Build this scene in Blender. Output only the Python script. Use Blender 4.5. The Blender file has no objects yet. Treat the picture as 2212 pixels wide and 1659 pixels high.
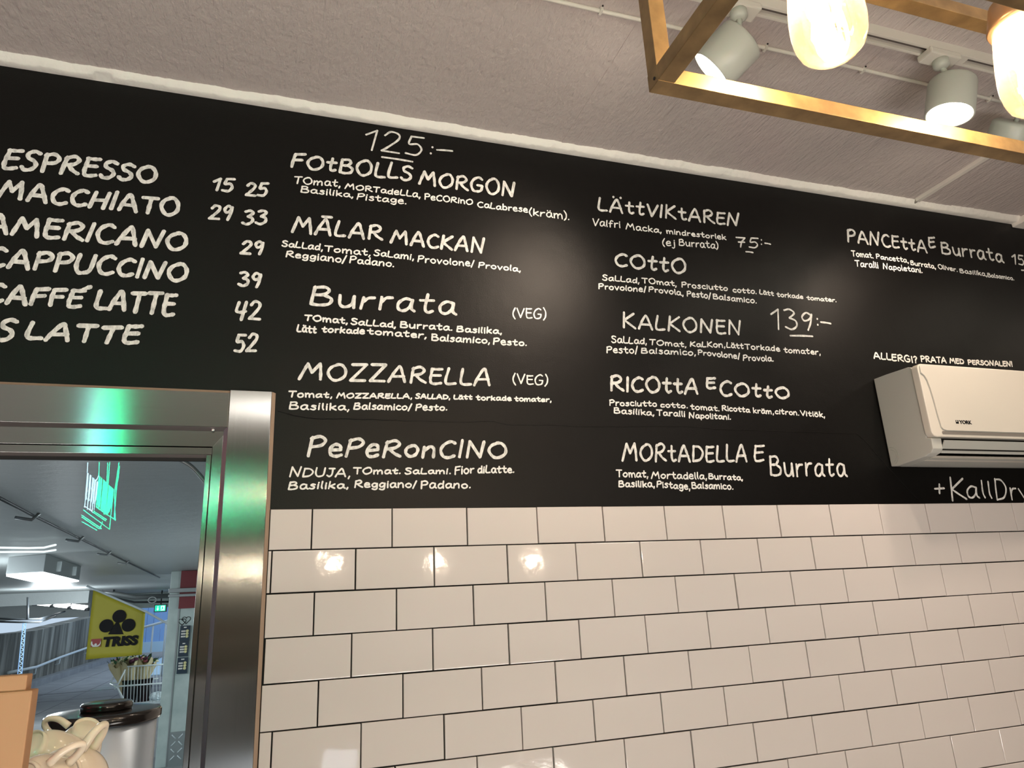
import bpy, bmesh, math, random
from mathutils import Vector, Matrix
random.seed(7)
S = bpy.context.scene
COL = S.collection

# ---------------------------------------------------------------- camera, world, light, exposure
cam_d = bpy.data.cameras.new('camera')
cam = bpy.data.objects.new('camera', cam_d)
COL.objects.link(cam)
cam_d.sensor_fit = 'HORIZONTAL'
cam_d.sensor_width = 36.0
cam_d.lens = 36.0 * 1534.0 / 2212.0
cam_d.clip_start = 0.02
cam_d.clip_end = 300
CR = [[0.9498437, -0.3091352, -0.0472481], [0.0452728, 0.2854226, -0.9573319], [0.3094306, 0.9071766, 0.2851023]]
cam.matrix_world = Matrix.Translation(Vector((0.5497, -1.8897, -0.2354))) @ Matrix(((CR[0][0], -CR[1][0], -CR[2][0]), (CR[0][1], -CR[1][1], -CR[2][1]), (CR[0][2], -CR[1][2], -CR[2][2]))).to_4x4()
S.camera = cam

S.view_settings.view_transform = 'Standard'
S.view_settings.look = 'None'
S.view_settings.exposure = 0.18
S.view_settings.gamma = 1.0
S.view_settings.use_curve_mapping = False

world = bpy.data.worlds.new('overcast_sky')
S.world = world
world.use_nodes = True
wb = world.node_tree.nodes['Background']
wb.inputs['Color'].default_value = (0.66, 0.82, 1.0, 1)
wb.inputs['Strength'].default_value = 0.75


def area_light(name, loc, size, energy, color, rot=(0, 0, 0), size_y=None):
    d = bpy.data.lights.new(name, 'AREA')
    d.energy = energy
    d.color = color
    d.shape = 'RECTANGLE'
    d.size = size
    d.size_y = size_y or size
    o = bpy.data.objects.new(name, d)
    COL.objects.link(o)
    o.location = loc
    o.rotation_euler = rot
    return o


# unseen area lights added behind the camera as general room fill
area_light('shop_fill_light', (0.9, -3.3, 1.12), 0.9, 12, (1.0, 0.90, 0.84), size_y=0.3)
area_light('shop_fill_light', (3.2, -3.3, 1.12), 0.9, 12, (1.0, 0.90, 0.84), size_y=0.3)
# fluorescent luminaires of the passage outside
# unseen fill lights added behind the viewer to brighten ceiling and wall
area_light('counter_fill_light', (1.2, -2.75, -1.36), 2.4, 58, (1.0, 0.94, 0.87), rot=(math.radians(166), 0, 0), size_y=0.4)
area_light('counter_fill_light', (-1.4, -2.75, -1.36), 1.8, 38, (1.0, 0.90, 0.86), rot=(math.radians(166), 0, 0), size_y=0.4)
for loc, e in (((-2.2, 5.2, -0.12), 80), ((1.6, 3.6, -0.15), 75), ((-3.0, 12.5, -0.15), 90), ((1.2, 9.5, -0.15), 75)):
    d_ = bpy.data.lights.new('passage_lamp', 'POINT')
    d_.energy = e
    d_.color = (0.86, 0.96, 1.0)
    d_.shadow_soft_size = 0.25
    o_ = bpy.data.objects.new('passage_lamp', d_)
    o_.location = loc
    COL.objects.link(o_)


# ---------------------------------------------------------------- helpers
def place(o, parent):
    COL.objects.link(o)
    if parent is not None:
        o.parent = parent
        l = Vector((0, 0, 0))
        p = parent
        while p is not None:
            l += p.location
            p = p.parent
        o.matrix_parent_inverse = Matrix.Translation(-parent_world(parent))
    return o


def parent_world(p):
    l = Vector((0, 0, 0))
    while p is not None:
        l = p.location + (p.matrix_parent_inverse.translation if p.parent else Vector((0, 0, 0))) + l
        p = p.parent
    return l


def tag(o, label=None, cat=None, group=None, kind=None):
    if label: o['label'] = label
    if cat: o['category'] = cat
    if group: o['group'] = group
    if kind: o['kind'] = kind
    return o


def thing(name, label, cat, loc, group=None):
    o = bpy.data.objects.new(name, None)
    COL.objects.link(o)
    o.location = loc
    o.empty_display_size = 0.05
    return tag(o, label, cat, group)


def mesh(name, vs, fs, mat, parent=None, smooth=False, bevel=0.0, seg=2):
    me = bpy.data.meshes.new(name)
    me.from_pydata([tuple(v) for v in vs], [], fs)
    bm = bmesh.new()
    bm.from_mesh(me)
    bmesh.ops.recalc_face_normals(bm, faces=bm.faces)
    if bevel > 0:
        bmesh.ops.bevel(bm, geom=list(bm.edges), offset=bevel, segments=seg, affect='EDGES', profile=0.6)
    bm.to_mesh(me)
    bm.free()
    if mat: me.materials.append(mat)
    if smooth:
        for p in me.polygons: p.use_smooth = True
    o = bpy.data.objects.new(name, me)
    return place(o, parent)


def flatmesh(name, vs, fs, mat, parent=None):
    me = bpy.data.meshes.new(name)
    me.from_pydata([tuple(v) for v in vs], [], fs)
    if mat: me.materials.append(mat)
    return place(bpy.data.objects.new(name, me), parent)


BF = [(0, 1, 3, 2), (4, 6, 7, 5), (0, 4, 5, 1), (2, 3, 7, 6), (0, 2, 6, 4), (1, 5, 7, 3)]


def boxv(lo, hi):
    return [(x, y, z) for x in (lo[0], hi[0]) for y in (lo[1], hi[1]) for z in (lo[2], hi[2])]


def box(name, lo, hi, mat, parent=None, bevel=0.0, smooth=False):
    return mesh(name, boxv(lo, hi), BF, mat, parent, smooth, bevel)


def boxes(name, lst, mat, parent=None):
    vs, fs = [], []
    for lo, hi in lst:
        b = len(vs)
        vs += boxv(lo, hi)
        fs += [tuple(b + i for i in f) for f in BF]
    return mesh(name, vs, fs, mat, parent)


def tubev(pts, r, seg=8, closed=False):
    pts = [Vector(p) for p in pts]
    n = len(pts)
    vs, fs = [], []
    up = None
    for i, p in enumerate(pts):
        a = pts[i - 1] if (i > 0 or closed) else p
        b = pts[(i + 1) % n] if (i < n - 1 or closed) else p
        t = (b - a).normalized()
        if up is None:
            up = t.orthogonal().normalized()
        up = (up - t * up.dot(t))
        up = up.normalized() if up.length > 1e-6 else t.orthogonal().normalized()
        s = t.cross(up)
        rr = r[i] if isinstance(r, (list, tuple)) else r
        for k in range(seg):
            an = 2 * math.pi * k / seg
            vs.append(p + (up * math.cos(an) + s * math.sin(an)) * rr)
    m = n if closed else n - 1
    for i in range(m):
        j = (i + 1) % n
        for k in range(seg):
            k2 = (k + 1) % seg
            fs.append((i * seg + k, i * seg + k2, j * seg + k2, j * seg + k))
    if not closed:
        fs.append(tuple(range(seg)))
        fs.append(tuple((n - 1) * seg + k for k in range(seg)))
    return vs, fs


def tube(name, pts, r, mat, parent=None, seg=8, closed=False):
    vs, fs = tubev(pts, r, seg, closed)
    return mesh(name, vs, fs, mat, parent, True)


def tubes(name, lst, r, mat, parent=None, seg=6):
    vs, fs = [], []
    for pts in lst:
        v, f = tubev(pts, r, seg)
        b = len(vs)
        vs += v
        fs += [tuple(b + i for i in q) for q in f]
    return mesh(name, vs, fs, mat, parent, True)


def frame_of(axis):
    a = Vector(axis).normalized()
    u = a.cross(Vector((0, 0, 1))) if abs(a.z) < 0.95 else a.cross(Vector((1, 0, 0)))
    u.normalize()
    return a, u, a.cross(u)


def lathe(name, prof, mat, org, axis=(0, 0, 1), parent=None, seg=40, smooth=True, caps=True):
    a, u, w = frame_of(axis)
    org = Vector(org)
    vs, fs = [], []
    for r, h in prof:
        for k in range(seg):
            an = 2 * math.pi * k / seg
            vs.append(org + a * h + (u * math.cos(an) + w * math.sin(an)) * r)
    for i in range(len(prof) - 1):
        for k in range(seg):
            k2 = (k + 1) % seg
            fs.append((i * seg + k, i * seg + k2, (i + 1) * seg + k2, (i + 1) * seg + k))
    if caps:
        fs.append(tuple(range(seg)))
        fs.append(tuple((len(prof) - 1) * seg + k for k in range(seg)))
    return mesh(name, vs, fs, mat, parent, smooth)


def prism(name, pts, fn, a, b, mat, parent=None, bevel=0.0, smooth=False):
    n = len(pts)
    vs = [fn(p, a) for p in pts] + [fn(p, b) for p in pts]
    fs = [tuple(range(n)), tuple(range(n, 2 * n))] + [(i, (i + 1) % n, n + (i + 1) % n, n + i) for i in range(n)]
    return mesh(name, vs, fs, mat, parent, smooth, bevel)


def rrect(x0, z0, x1, z1, r, n=5):
    o = []
    for cx, cz, a0 in ((x1 - r, z1 - r, 0), (x0 + r, z1 - r, 90), (x0 + r, z0 + r, 180), (x1 - r, z0 + r, 270)):
        for i in range(n + 1):
            a = math.radians(a0 + 90 * i / n)
            o.append((cx + r * math.cos(a), cz + r * math.sin(a)))
    return o


def smooth_pts(p, k=5):
    if len(p) < 3: return [Vector(q) for q in p]
    p = [Vector(q) for q in p]
    o = []
    for i in range(len(p) - 1):
        a = p[i - 1] if i else p[0] * 2 - p[1]
        b, c = p[i], p[i + 1]
        d = p[i + 2] if i + 2 < len(p) else p[-1] * 2 - p[-2]
        for j in range(k):
            t = j / k
            o.append(0.5 * ((2 * b) + (c - a) * t + (2 * a - 5 * b + 4 * c - d) * t * t + (3 * b - a - 3 * c + d) * t ** 3))
    o.append(p[-1])
    return o


# ---------------------------------------------------------------- materials
def mat(name, col, rough=0.5, metal=0.0, **k):
    m = bpy.data.materials.new(name)
    m.use_nodes = True
    nt = m.node_tree
    b = nt.nodes['Principled BSDF']
    b.inputs['Base Color'].default_value = (*col, 1)
    b.inputs['Roughness'].default_value = rough
    b.inputs['Metallic'].default_value = metal
    for a, v in k.items():
        b.inputs[a.replace('_', ' ')].default_value = v
    return m


def nodes(m): return m.node_tree.nodes, m.node_tree.links, m.node_tree.nodes['Principled BSDF']


def noise(m, scale, detail=3, vec=(1, 1, 1), rough=0.5, coord='Object'):
    N, Lk, b = nodes(m)
    tc = N.new('ShaderNodeTexCoord')
    mp = N.new('ShaderNodeMapping')
    mp.inputs['Scale'].default_value = vec
    t = N.new('ShaderNodeTexNoise')
    t.inputs['Scale'].default_value = scale
    t.inputs['Detail'].default_value = detail
    t.inputs['Roughness'].default_value = rough
    Lk.new(tc.outputs[coord], mp.inputs['Vector'])
    Lk.new(mp.outputs[0], t.inputs['Vector'])
    return t.outputs['Fac']


def ramp(m, src, stops):
    N, Lk, b = nodes(m)
    r = N.new('ShaderNodeValToRGB')
    el = r.color_ramp.elements
    while len(el) < len(stops): el.new(0.5)
    for e, (p, c) in zip(el, stops):
        e.position = p
        e.color = (*c, 1) if len(c) == 3 else c
    Lk.new(src, r.inputs[0])
    return r.outputs[0]


def bump(m, src, strength=0.2, dist=0.01, prev=None):
    N, Lk, b = nodes(m)
    n = N.new('ShaderNodeBump')
    n.inputs['Strength'].default_value = strength
    n.inputs['Distance'].default_value = dist
    Lk.new(src, n.inputs['Height'])
    if prev is not None: Lk.new(prev, n.inputs['Normal'])
    Lk.new(n.outputs[0], b.inputs['Normal'])
    return n.outputs[0]


def emis(name, col, strength):
    m = bpy.data.materials.new(name)
    m.use_nodes = True
    nt = m.node_tree
    nt.nodes.clear()
    e = nt.nodes.new('ShaderNodeEmission')
    e.inputs[0].default_value = (*col, 1)
    e.inputs[1].default_value = strength
    o = nt.nodes.new('ShaderNodeOutputMaterial')
    nt.links.new(e.outputs[0], o.inputs[0])
    return m


def thin_glass(name, tint=(1, 1, 1), ior=1.45, haze=0.0, hazecol=(1, 0.8, 0.5)):
    m = bpy.data.materials.new(name)
    m.use_nodes = True
    nt = m.node_tree
    nt.nodes.clear()
    t = nt.nodes.new('ShaderNodeBsdfTransparent')
    t.inputs[0].default_value = (*tint, 1)
    g = nt.nodes.new('ShaderNodeBsdfGlossy')
    g.inputs['Roughness'].default_value = 0.0
    f = nt.nodes.new('ShaderNodeFresnel')
    f.inputs[0].default_value = ior
    x = nt.nodes.new('ShaderNodeMixShader')
    o = nt.nodes.new('ShaderNodeOutputMaterial')
    nt.links.new(f.outputs[0], x.inputs[0])
    nt.links.new(t.outputs[0], x.inputs[1])
    nt.links.new(g.outputs[0], x.inputs[2])
    last = x.outputs[0]
    if haze:
        d = nt.nodes.new('ShaderNodeBsdfTranslucent')
        d.inputs[0].default_value = (*hazecol, 1)
        y = nt.nodes.new('ShaderNodeMixShader')
        y.inputs[0].default_value = haze
        nt.links.new(last, y.inputs[1])
        nt.links.new(d.outputs[0], y.inputs[2])
        last = y.outputs[0]
    nt.links.new(last, o.inputs[0])
    return m


M = {}
m = M['black'] = mat('black_wall_paint', (0.0015, 0.0012, 0.001), 0.42, 0.0, Specular_IOR_Level=0.30)
n1 = bump(m, noise(m, 420, 2), 0.55, 0.0009)
bump(m, noise(m, 9, 4), 0.25, 0.006, n1)
m = M['grout'] = mat('black_grout', (0.004, 0.004, 0.004), 0.8)
m = M['tile'] = mat('white_glazed_tile', (0.765, 0.70, 0.675), 0.06)
t1 = bump(m, noise(m, 16, 2), 0.10, 0.004)
bump(m, noise(m, 90, 2), 0.05, 0.0015, t1)
m = M['ceil'] = mat('taupe_ceiling_paint', (0.61, 0.535, 0.515), 0.5)
a1 = bump(m, noise(m, 5, 6, (9, 0.8, 1), 0.65), 0.75, 0.010)
a2 = bump(m, noise(m, 70, 3, (1.6, 0.7, 1)), 0.8, 0.0045, a1)
bump(m, noise(m, 22, 5, (1, 1, 1), 0.7), 0.5, 0.008, a2)
m = M['trim'] = mat('cream_filler_paint', (0.96, 0.93, 0.87), 0.7)
bump(m, noise(m, 60, 4), 0.6, 0.004)
m = M['white'] = mat('white_paint', (0.76, 0.72, 0.66), 0.45)
m = M['pen'] = mat('white_marker_paint', (0.8, 0.79, 0.76), 0.55)
nn = noise(m, 55, 4, (1.6, 1, 0.8), 0.65)
N_, L_, b_ = nodes(m)
L_.new(ramp(m, nn, [(0.30, (0.50, 0.495, 0.48)), (0.58, (0.93, 0.92, 0.89))]), b_.inputs['Base Color'])
m = M['pen2'] = mat('thin_marker_paint', (0.95, 0.94, 0.91), 0.55)
for nm, tang in (('steel_h', (0, 0, 1)), ('steel_v', (1, 0, 0)), ('steel_y', (0, 1, 0))):
    m = M[nm] = mat('brushed_steel', (0.46, 0.455, 0.44), 0.20, 1.0)
    N_, L_, b_ = nodes(m)
    b_.inputs['Anisotropic'].default_value = 1.0
    cx = N_.new('ShaderNodeCombineXYZ')
    for i in range(3): cx.inputs[i].default_value = tang[i]
    L_.new(cx.outputs[0], b_.inputs['Tangent'])
    sc = (1, 1, 420) if nm == 'steel_h' else (420, 1, 1)
    kk = 0.78 if nm == 'steel_h' else 1.0
    L_.new(ramp(m, noise(m, 3, 2, sc), [(0.3, (0.42 * kk, 0.44 * kk, 0.425 * kk)), (0.7, (0.47 * kk, 0.49 * kk, 0.475 * kk))]), b_.inputs['Base Color'])
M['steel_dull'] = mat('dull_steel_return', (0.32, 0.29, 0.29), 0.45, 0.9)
M['steel_ret'] = mat('reflection_tinted_steel', (0.42, 0.50, 0.60), 0.35, 0.9)  # blue reflected from the pane is tinted into the metal
M['rubber'] = mat('black_gasket', (0.006, 0.006, 0.006), 0.6)
M['caulk'] = mat('beige_sealant_edge', (0.42, 0.31, 0.23), 0.6)
M['glass'] = thin_glass('window_glass')
M['screw'] = mat('screw_metal', (0.7, 0.7, 0.7), 0.25, 1.0)
M['lampwhite'] = mat('lamp_white_lacquer', (0.55, 0.57, 0.52), 0.35)
M['trackdark'] = mat('track_slot', (0.12, 0.10, 0.09), 0.6)
m = M['brass'] = mat('bronzed_brass', (0.38, 0.25, 0.12), 0.42, 0.85)
N_, L_, b_ = nodes(m)
L_.new(ramp(m, noise(m, 40, 4), [(0.3, (0.27, 0.18, 0.09)), (0.7, (0.46, 0.31, 0.15))]), b_.inputs['Base Color'])
M['socket'] = mat('copper_socket', (0.40, 0.24, 0.14), 0.35, 0.8)
M['bulbglass'] = thin_glass('amber_bulb_glass', (1.0, 0.95, 0.82), 1.45, 0.05, (1.0, 0.84, 0.62))
M['filament'] = emis('glowing_filament', (1.0, 0.80, 0.52), 60)
M['spotface'] = emis('lit_spot_lens', (1.0, 0.88, 0.70), 30)
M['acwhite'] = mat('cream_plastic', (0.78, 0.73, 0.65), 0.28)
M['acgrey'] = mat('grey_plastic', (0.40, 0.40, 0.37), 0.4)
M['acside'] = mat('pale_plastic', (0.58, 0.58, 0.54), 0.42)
M['acsilver'] = mat('silver_plastic', (0.34, 0.31, 0.28), 0.35, 0.3)
M['dark'] = mat('dark_gap', (0.008, 0.007, 0.006), 0.7)
M['ink'] = mat('black_print', (0.004, 0.004, 0.005), 0.6, 0.0, Specular_IOR_Level=0.2)
M['kraft'] = mat('brown_kraft_board', (0.33, 0.175, 0.085), 0.7)
M['porcelain'] = mat('cream_porcelain', (0.74, 0.65, 0.52), 0.10)
M['blacklid'] = mat('glossy_black_plastic', (0.012, 0.010, 0.010), 0.16)
m = M['urnsteel'] = mat('satin_steel', (0.42, 0.49, 0.58), 0.36, 0.9)  # bluish reflection of the passage is put into the base colour
# outside
m = M['conc_c'] = mat('painted_concrete_ceiling', (0.44, 0.47, 0.47), 0.4)
bump(m, noise(m, 5, 6, (0.8, 2, 1), 0.75), 0.35, 0.03)
m = M['conc_w'] = mat('stained_concrete', (0.20, 0.19, 0.16), 0.8)
N_, L_, b_ = nodes(m)
L_.new(ramp(m, noise(m, 1.6, 5, (1, 1.5, 0.12), 0.7), [(0.36, (0.06, 0.056, 0.045)), (0.5, (0.17, 0.165, 0.135)), (0.66, (0.40, 0.39, 0.34))]), b_.inputs['Base Color'])
m = M['conc_f'] = mat('concrete_paving', (0.26, 0.28, 0.31), 0.6)
N_, L_, b_ = nodes(m)
L_.new(ramp(m, noise(m, 2.5, 5), [(0.3, (0.24, 0.25, 0.26)), (0.7, (0.34, 0.35, 0.36))]), b_.inputs['Base Color'])
m = M['colpaint'] = mat('grey_green_paint', (0.42, 0.50, 0.47), 0.45)
N_, L_, b_ = nodes(m)
L_.new(ramp(m, noise(m, 5, 4), [(0.3, (0.36, 0.44, 0.42)), (0.7, (0.50, 0.58, 0.55))]), b_.inputs['Base Color'])
M['red'] = mat('dark_red_panel', (0.16, 0.012, 0.018), 0.5)
M['blueplank'] = mat('pale_blue_plank', (0.30, 0.50, 0.85), 0.6)
M['snow'] = mat('pale_paving', (0.55, 0.75, 0.9), 0.6)
M['wire'] = mat('white_wire', (0.75, 0.82, 0.84), 0.35)
M['darkpipe'] = mat('dark_pipe', (0.03, 0.035, 0.04), 0.5)
M['greypipe'] = mat('grey_metal', (0.30, 0.32, 0.32), 0.4, 0.5)
M['yellow'] = mat('yellow_flag_vinyl', (0.52, 0.45, 0.030), 0.55)
M['flagred'] = mat('red_print', (0.38, 0.03, 0.03), 0.5)
M['flagwhite'] = mat('white_print', (0.85, 0.82, 0.75), 0.5)
M['lumlight'] = emis('lamp_diffuser', (0.95, 1.0, 1.0), 5)
M['exitg'] = emis('exit_green', (0.03, 0.80, 0.50), 1.1)
M['exitw'] = emis('exit_white', (0.6, 1.0, 0.9), 1.6)
M['poster'] = mat('dark_poster', (0.012, 0.03, 0.05), 0.4)
M['dotyellow'] = mat('pale_yellow_dot', (0.75, 0.70, 0.35), 0.5)
M['paper'] = mat('kraft_wrap', (0.58, 0.50, 0.30), 0.7)
M['leaf'] = mat('dark_leaf', (0.03, 0.10, 0.04), 0.5)
M['pink'] = mat('pink_petal', (0.75, 0.20, 0.28), 0.6)
M['creamfl'] = mat('cream_petal', (0.80, 0.76, 0.52), 0.6)
M['plum'] = mat('dark_plum_petal', (0.10, 0.02, 0.05), 0.6)
M['bag'] = mat('white_bag', (0.75, 0.85, 0.9), 0.5)
m = M['checker'] = mat('checker_plate', (0.42, 0.46, 0.46), 0.3, 0.8)
m = M['roomwall'] = mat('warm_plaster', (0.10, 0.09, 0.08), 0.8)
m = M['roomfloor'] = mat('floor_vinyl', (0.16, 0.14, 0.13), 0.5)
M['neong'] = emis('green_neon', (0.0, 1.0, 0.42), 60)
M['neonw'] = emis('white_neon', (0.45, 0.82, 1.0), 50)
M['neonr'] = emis('red_neon', (1.0, 0.06, 0.08), 20)
M['screen'] = emis('lit_screen', (0.85, 0.90, 1.0), 5)

# ---------------------------------------------------------------- setting: the room
CZ = 1.19          # shop ceiling
FZ = -1.80         # shop floor
wall_back = boxes('wall_back', [((-3.0, 0.0, 0.30), (5.6, 0.22, 1.205)), ((0.536, 0.0, 0.0), (5.6, 0.22, 0.30)),
                                ((-3.0, 0.0, 0.0), (-1.6, 0.22, 0.30))], M['black'])
tag(wall_back, kind='structure')
gw = boxes('tile_backing', [((0.537, 0.002, FZ), (5.6, 0.22, -0.001)), ((-3.0, 0.002, FZ), (0.537, 0.22, -1.05)),
                            ((-3.0, 0.002, -1.05), (-1.6, 0.22, -0.001))], M['grout'], wall_back)
tag(box('floor', (-3, -4.8, FZ - 0.1), (5.6, 0.22, FZ), M['roomfloor']), kind='structure')
tag(box('wall_left', (-3.1, -4.8, FZ), (-3.0, 0.22, 1.3), M['roomwall']), kind='structure')
tag(box('wall_right', (5.6, -4.8, FZ), (5.7, 0.22, 1.3), M['roomwall']), kind='structure')
tag(box('wall_front', (-3.0, -4.9, FZ), (5.6, -4.8, 1.3), M['roomwall']), kind='structure')
ceiling = box('ceiling', (-3, -4.8, CZ + 0.008), (5.6, -0.001, CZ + 0.1), M['ceil'])
tag(ceiling, kind='structure')
# board-cast strips of the ceiling, each slightly proud or back
x = -1.6
while x < 5.2:
    w = random.uniform(0.11, 0.21)
    dz = random.choice((0, 0.0006, 0.0012, 0.0018, 0.0003))
    box('board', (x, -3.4, CZ + dz), (x + w, -0.002, CZ + 0.0085), M['ceil'], ceiling)
    x += w
# rough cream filler strip along the wall and ceiling joint
vs, fs = [], []
n = 1100
j1 = j2 = 0.0
for i in range(n + 1):
    X = -1.6 + 6.8 * i / n
    j1 = j1 * 0.70 + random.uniform(-1, 1) * 0.0019
    j2 = j2 * 0.90 + random.uniform(-1, 1) * 0.0012
    wv = 0.0012 * math.sin(X * 5) + 0.0008 * math.sin(X * 13 + 1)
    bite = -0.010 if 0.03 < X < 0.075 else 0.0
    vs += [(X, 0.0, CZ - 0.014), (X, -0.024, CZ - 0.0175 + j1 + wv * 0.6 - bite), (X, -0.0285 + j2 * 0.4, CZ - 0.0150 + j1 * 0.7 + wv * 0.6 - bite * 0.7),
           (X, -0.036 + j2 * 1.0, CZ - 0.006 + j2 * 0.5), (X, -0.043 + j2 * 1.2 + wv, CZ + 0.003)]
for i in range(n):
    for k in range(4):
        fs.append((i * 5 + k, i * 5 + k + 1, i * 5 + 5 + k + 1, i * 5 + 5 + k))
tag(mesh('trim_1', vs, fs, M['trim'], None, True), kind='structure')
tag(box('trim_2', (3.47, -0.060, CZ - 0.030), (5.6, -0.0005, CZ - 0.001), M['trim'], None, 0.003), kind='structure')
# seam of the old repair running through the black paint
seam = [(0.546, 0.254), (0.60, 0.240), (0.651, 0.236), (0.74, 0.238), (0.835, 0.238), (1.043, 0.239), (1.125, 0.244), (1.18, 0.235), (1.30, 0.238), (1.412, 0.236), (1.6, 0.241), (1.76, 0.245), (1.912, 0.240), (2.2, 0.239), (2.39, 0.238), (2.447, 0.226), (2.55, 0.11), (2.651, 0.002)]
sp = smooth_pts([(a, -0.0002, b) for a, b in seam], 8)
sp = [p + Vector((0, 0, random.uniform(-1, 1) * 0.0012)) for p in sp]
tubes('seam_ridge', [sp], 0.0008, M['black'], wall_back, 5)
tubes('seam_crack', [[p + Vector((0, -0.0006, 0.0022)) for p in sp[4:34]]], 0.0011, M['dark'], wall_back, 5)

# ---------------------------------------------------------------- white tiles, one by one
PW, PH, G = 0.202, 0.102, 0.0032
OFF = [0.4389, 0.5488, 0.45, 0.5422, 0.4658, 0.5673, 0.4468, 0.5454]


def tile_mesh(w, h):
    me = bpy.data.meshes.new('tile')
    bm = bmesh.new()
    vv = [bm.verts.new(v) for v in boxv((0, -0.0065, -h), (w, 0.003, 0))]
    for f in BF: bm.faces.new([vv[i] for i in f])
    bmesh.ops.recalc_face_normals(bm, faces=bm.faces)
    es = [e for e in bm.edges if all(v.co.y < -0.006 for v in e.verts)]
    bmesh.ops.bevel(bm, geom=es, offset=0.0022, segments=3, affect='EDGES', profile=0.6)
    bm.to_mesh(me)
    bm.free()
    me.materials.append(M['tile'])
    for p in me.polygons: p.use_smooth = False
    return me


full = tile_mesh(PW - G, PH - G)
XL = 0.5405
for r in range(11):
    xo = OFF[r] if r < 8 else OFF[6 + r % 2]
    z = -r * PH - G / 2
    k = -2
    while True:
        xa = xo + k * PW + G / 2
        xb = xo + (k + 1) * PW - G / 2
        k += 1
        if xb < XL + 0.004: continue
        if xa > 4.75: break
        if xa < XL:
            me = tile_mesh(xb - XL, PH - G)
            xa = XL
        else:
            me = full
        o = bpy.data.objects.new('tile', me)
        o.location = (xa + random.uniform(-1, 1) * 0.0004, 0.0, z + random.uniform(-1, 1) * 0.0004)
        o.rotation_euler = (random.uniform(-1, 1) * 0.004, random.uniform(-1, 1) * 0.0015, random.uniform(-1, 1) * 0.004)
        COL.objects.link(o)
        o.parent = wall_back

# ---------------------------------------------------------------- window with brushed steel surround
WIN = thing('window_1', None, None, (-0.3, 0, 0.3))
tag(WIN, kind='structure')
XR = 0.529
fx = lambda p, x: (x, p[0], p[1])


def barx(name, prof, x0, x1, mt, bev=0.0008):
    return prism(name, prof, fx, x0, x1, mt, WIN, bev)


barx('header_panel', [(-0.014, 0.2945), (0.0, 0.2965), (0.0, 0.2045), (-0.014, 0.2045)], -1.6, 0.4275, M['steel_h'])
barx('header_edge', [(-0.013, 0.2945), (-0.002, 0.3035), (0.002, 0.3035), (0.002, 0.2945)], -1.6, 0.4275, M['caulk'])
barx('header_return', [(-0.0135, 0.2045), (0.004, 0.2045), (0.004, 0.1955), (-0.004, 0.1955)], -1.6, 0.4245, M['steel_dull'])
barx('inner_header', [(-0.004, 0.1955), (0.01, 0.1955), (0.01, 0.1555), (-0.004, 0.1555)], -1.6, 0.4245, M['steel_h'])
barx('sash_header', [(-0.003, 0.1532), (0.012, 0.1532), (0.012, 0.1355), (-0.003, 0.1355)], -1.6, 0.3945, M['steel_h'])
barx('sash_return', [(-0.003, 0.1355), (0.012, 0.1355), (0.012, 0.1275), (0.004, 0.1275)], -1.6, 0.383, M['steel_dull'])
barx('gasket', [(0.002, 0.1278), (0.014, 0.1278), (0.014, 0.1205), (0.006, 0.1205)], -1.6, 0.383, M['rubber'])
fz = lambda p, z: (p[0], p[1], z)


def barz(name, prof, z0, z1, mt, bev=0.0008):
    return prism(name, prof, fz, z0, z1, mt, WIN, bev)


barz('jamb_panel', [(0.4285, -0.016), (XR, -0.016), (XR, 0.0), (0.4285, 0.0)], -1.04, 0.3015, M['steel_v'])
barz('jamb_edge', [(XR + 0.0004, -0.0145), (0.5385, -0.003), (0.5385, 0.002), (XR + 0.0004, 0.002)], -1.04, 0.3015, M['caulk'])
barz('jamb_return', [(0.4285, -0.0155), (0.4285, 0.003), (0.4185, 0.003), (0.4185, -0.006)], -1.04, 0.2045, M['steel_ret'])
prism('inner_jamb', [(0.3955, 0.1555), (0.4185, 0.186), (0.4185, -1.04), (0.3955, -1.04)], lambda p, y: (p[0], y, p[1]), -0.006, 0.01, M['steel_v'], WIN, 0.0008)
barz('sash_jamb', [(0.3825, -0.005), (0.3935, -0.005), (0.3935, 0.012), (0.3825, 0.012)], -1.04, 0.1345, M['steel_v'])
box('gap', (0.3936, -0.002, -1.04), (0.3956, 0.0, 0.1555), M['rubber'], WIN)
# left side of the same surround, beyond the picture
barz('left_jamb', [(-1.7, -0.016), (-1.6, -0.016), (-1.6, 0.0), (-1.7, 0.0)], -1.04, 0.3015, M['steel_v'])
box('sill', (-1.7, -0.16, -1.08), (0.545, 0.2, -1.04), M['steel_h'], WIN, 0.002)
box('reveal', (0.40, 0.012, -1.04), (0.545, 0.30, 0.30), M['colpaint'], WIN)
box('reveal', (-1.75, 0.012, 0.128), (0.545, 0.04, 0.30), M['colpaint'], WIN)
pane = box('glass_pane', (-1.6, 0.0135, -1.04), (0.39, 0.0137, 0.125), M['glass'], WIN)
pane.data.clear_geometry()
pane.data.from_pydata([(-1.6, 0.0135, -1.04), (0.39, 0.0135, -1.04), (0.39, 0.0135, 0.125), (-1.6, 0.0135, 0.125)], [], [(0, 1, 2, 3)])
for c in [(0.3936, -0.0090, 0.1973), (0.4323, -0.0100, 0.1683), (0.4333, -0.0100, -0.3013)]:
    lathe('screw', [(0.0, -0.0004), (0.0042, -0.0002), (0.0042, 0.0004), (0.0030, 0.0026), (0.0012, 0.0032), (0.0012, 0.0012)], M['screw'], c, (0, -1, -0.3), WIN, 16)

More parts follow.
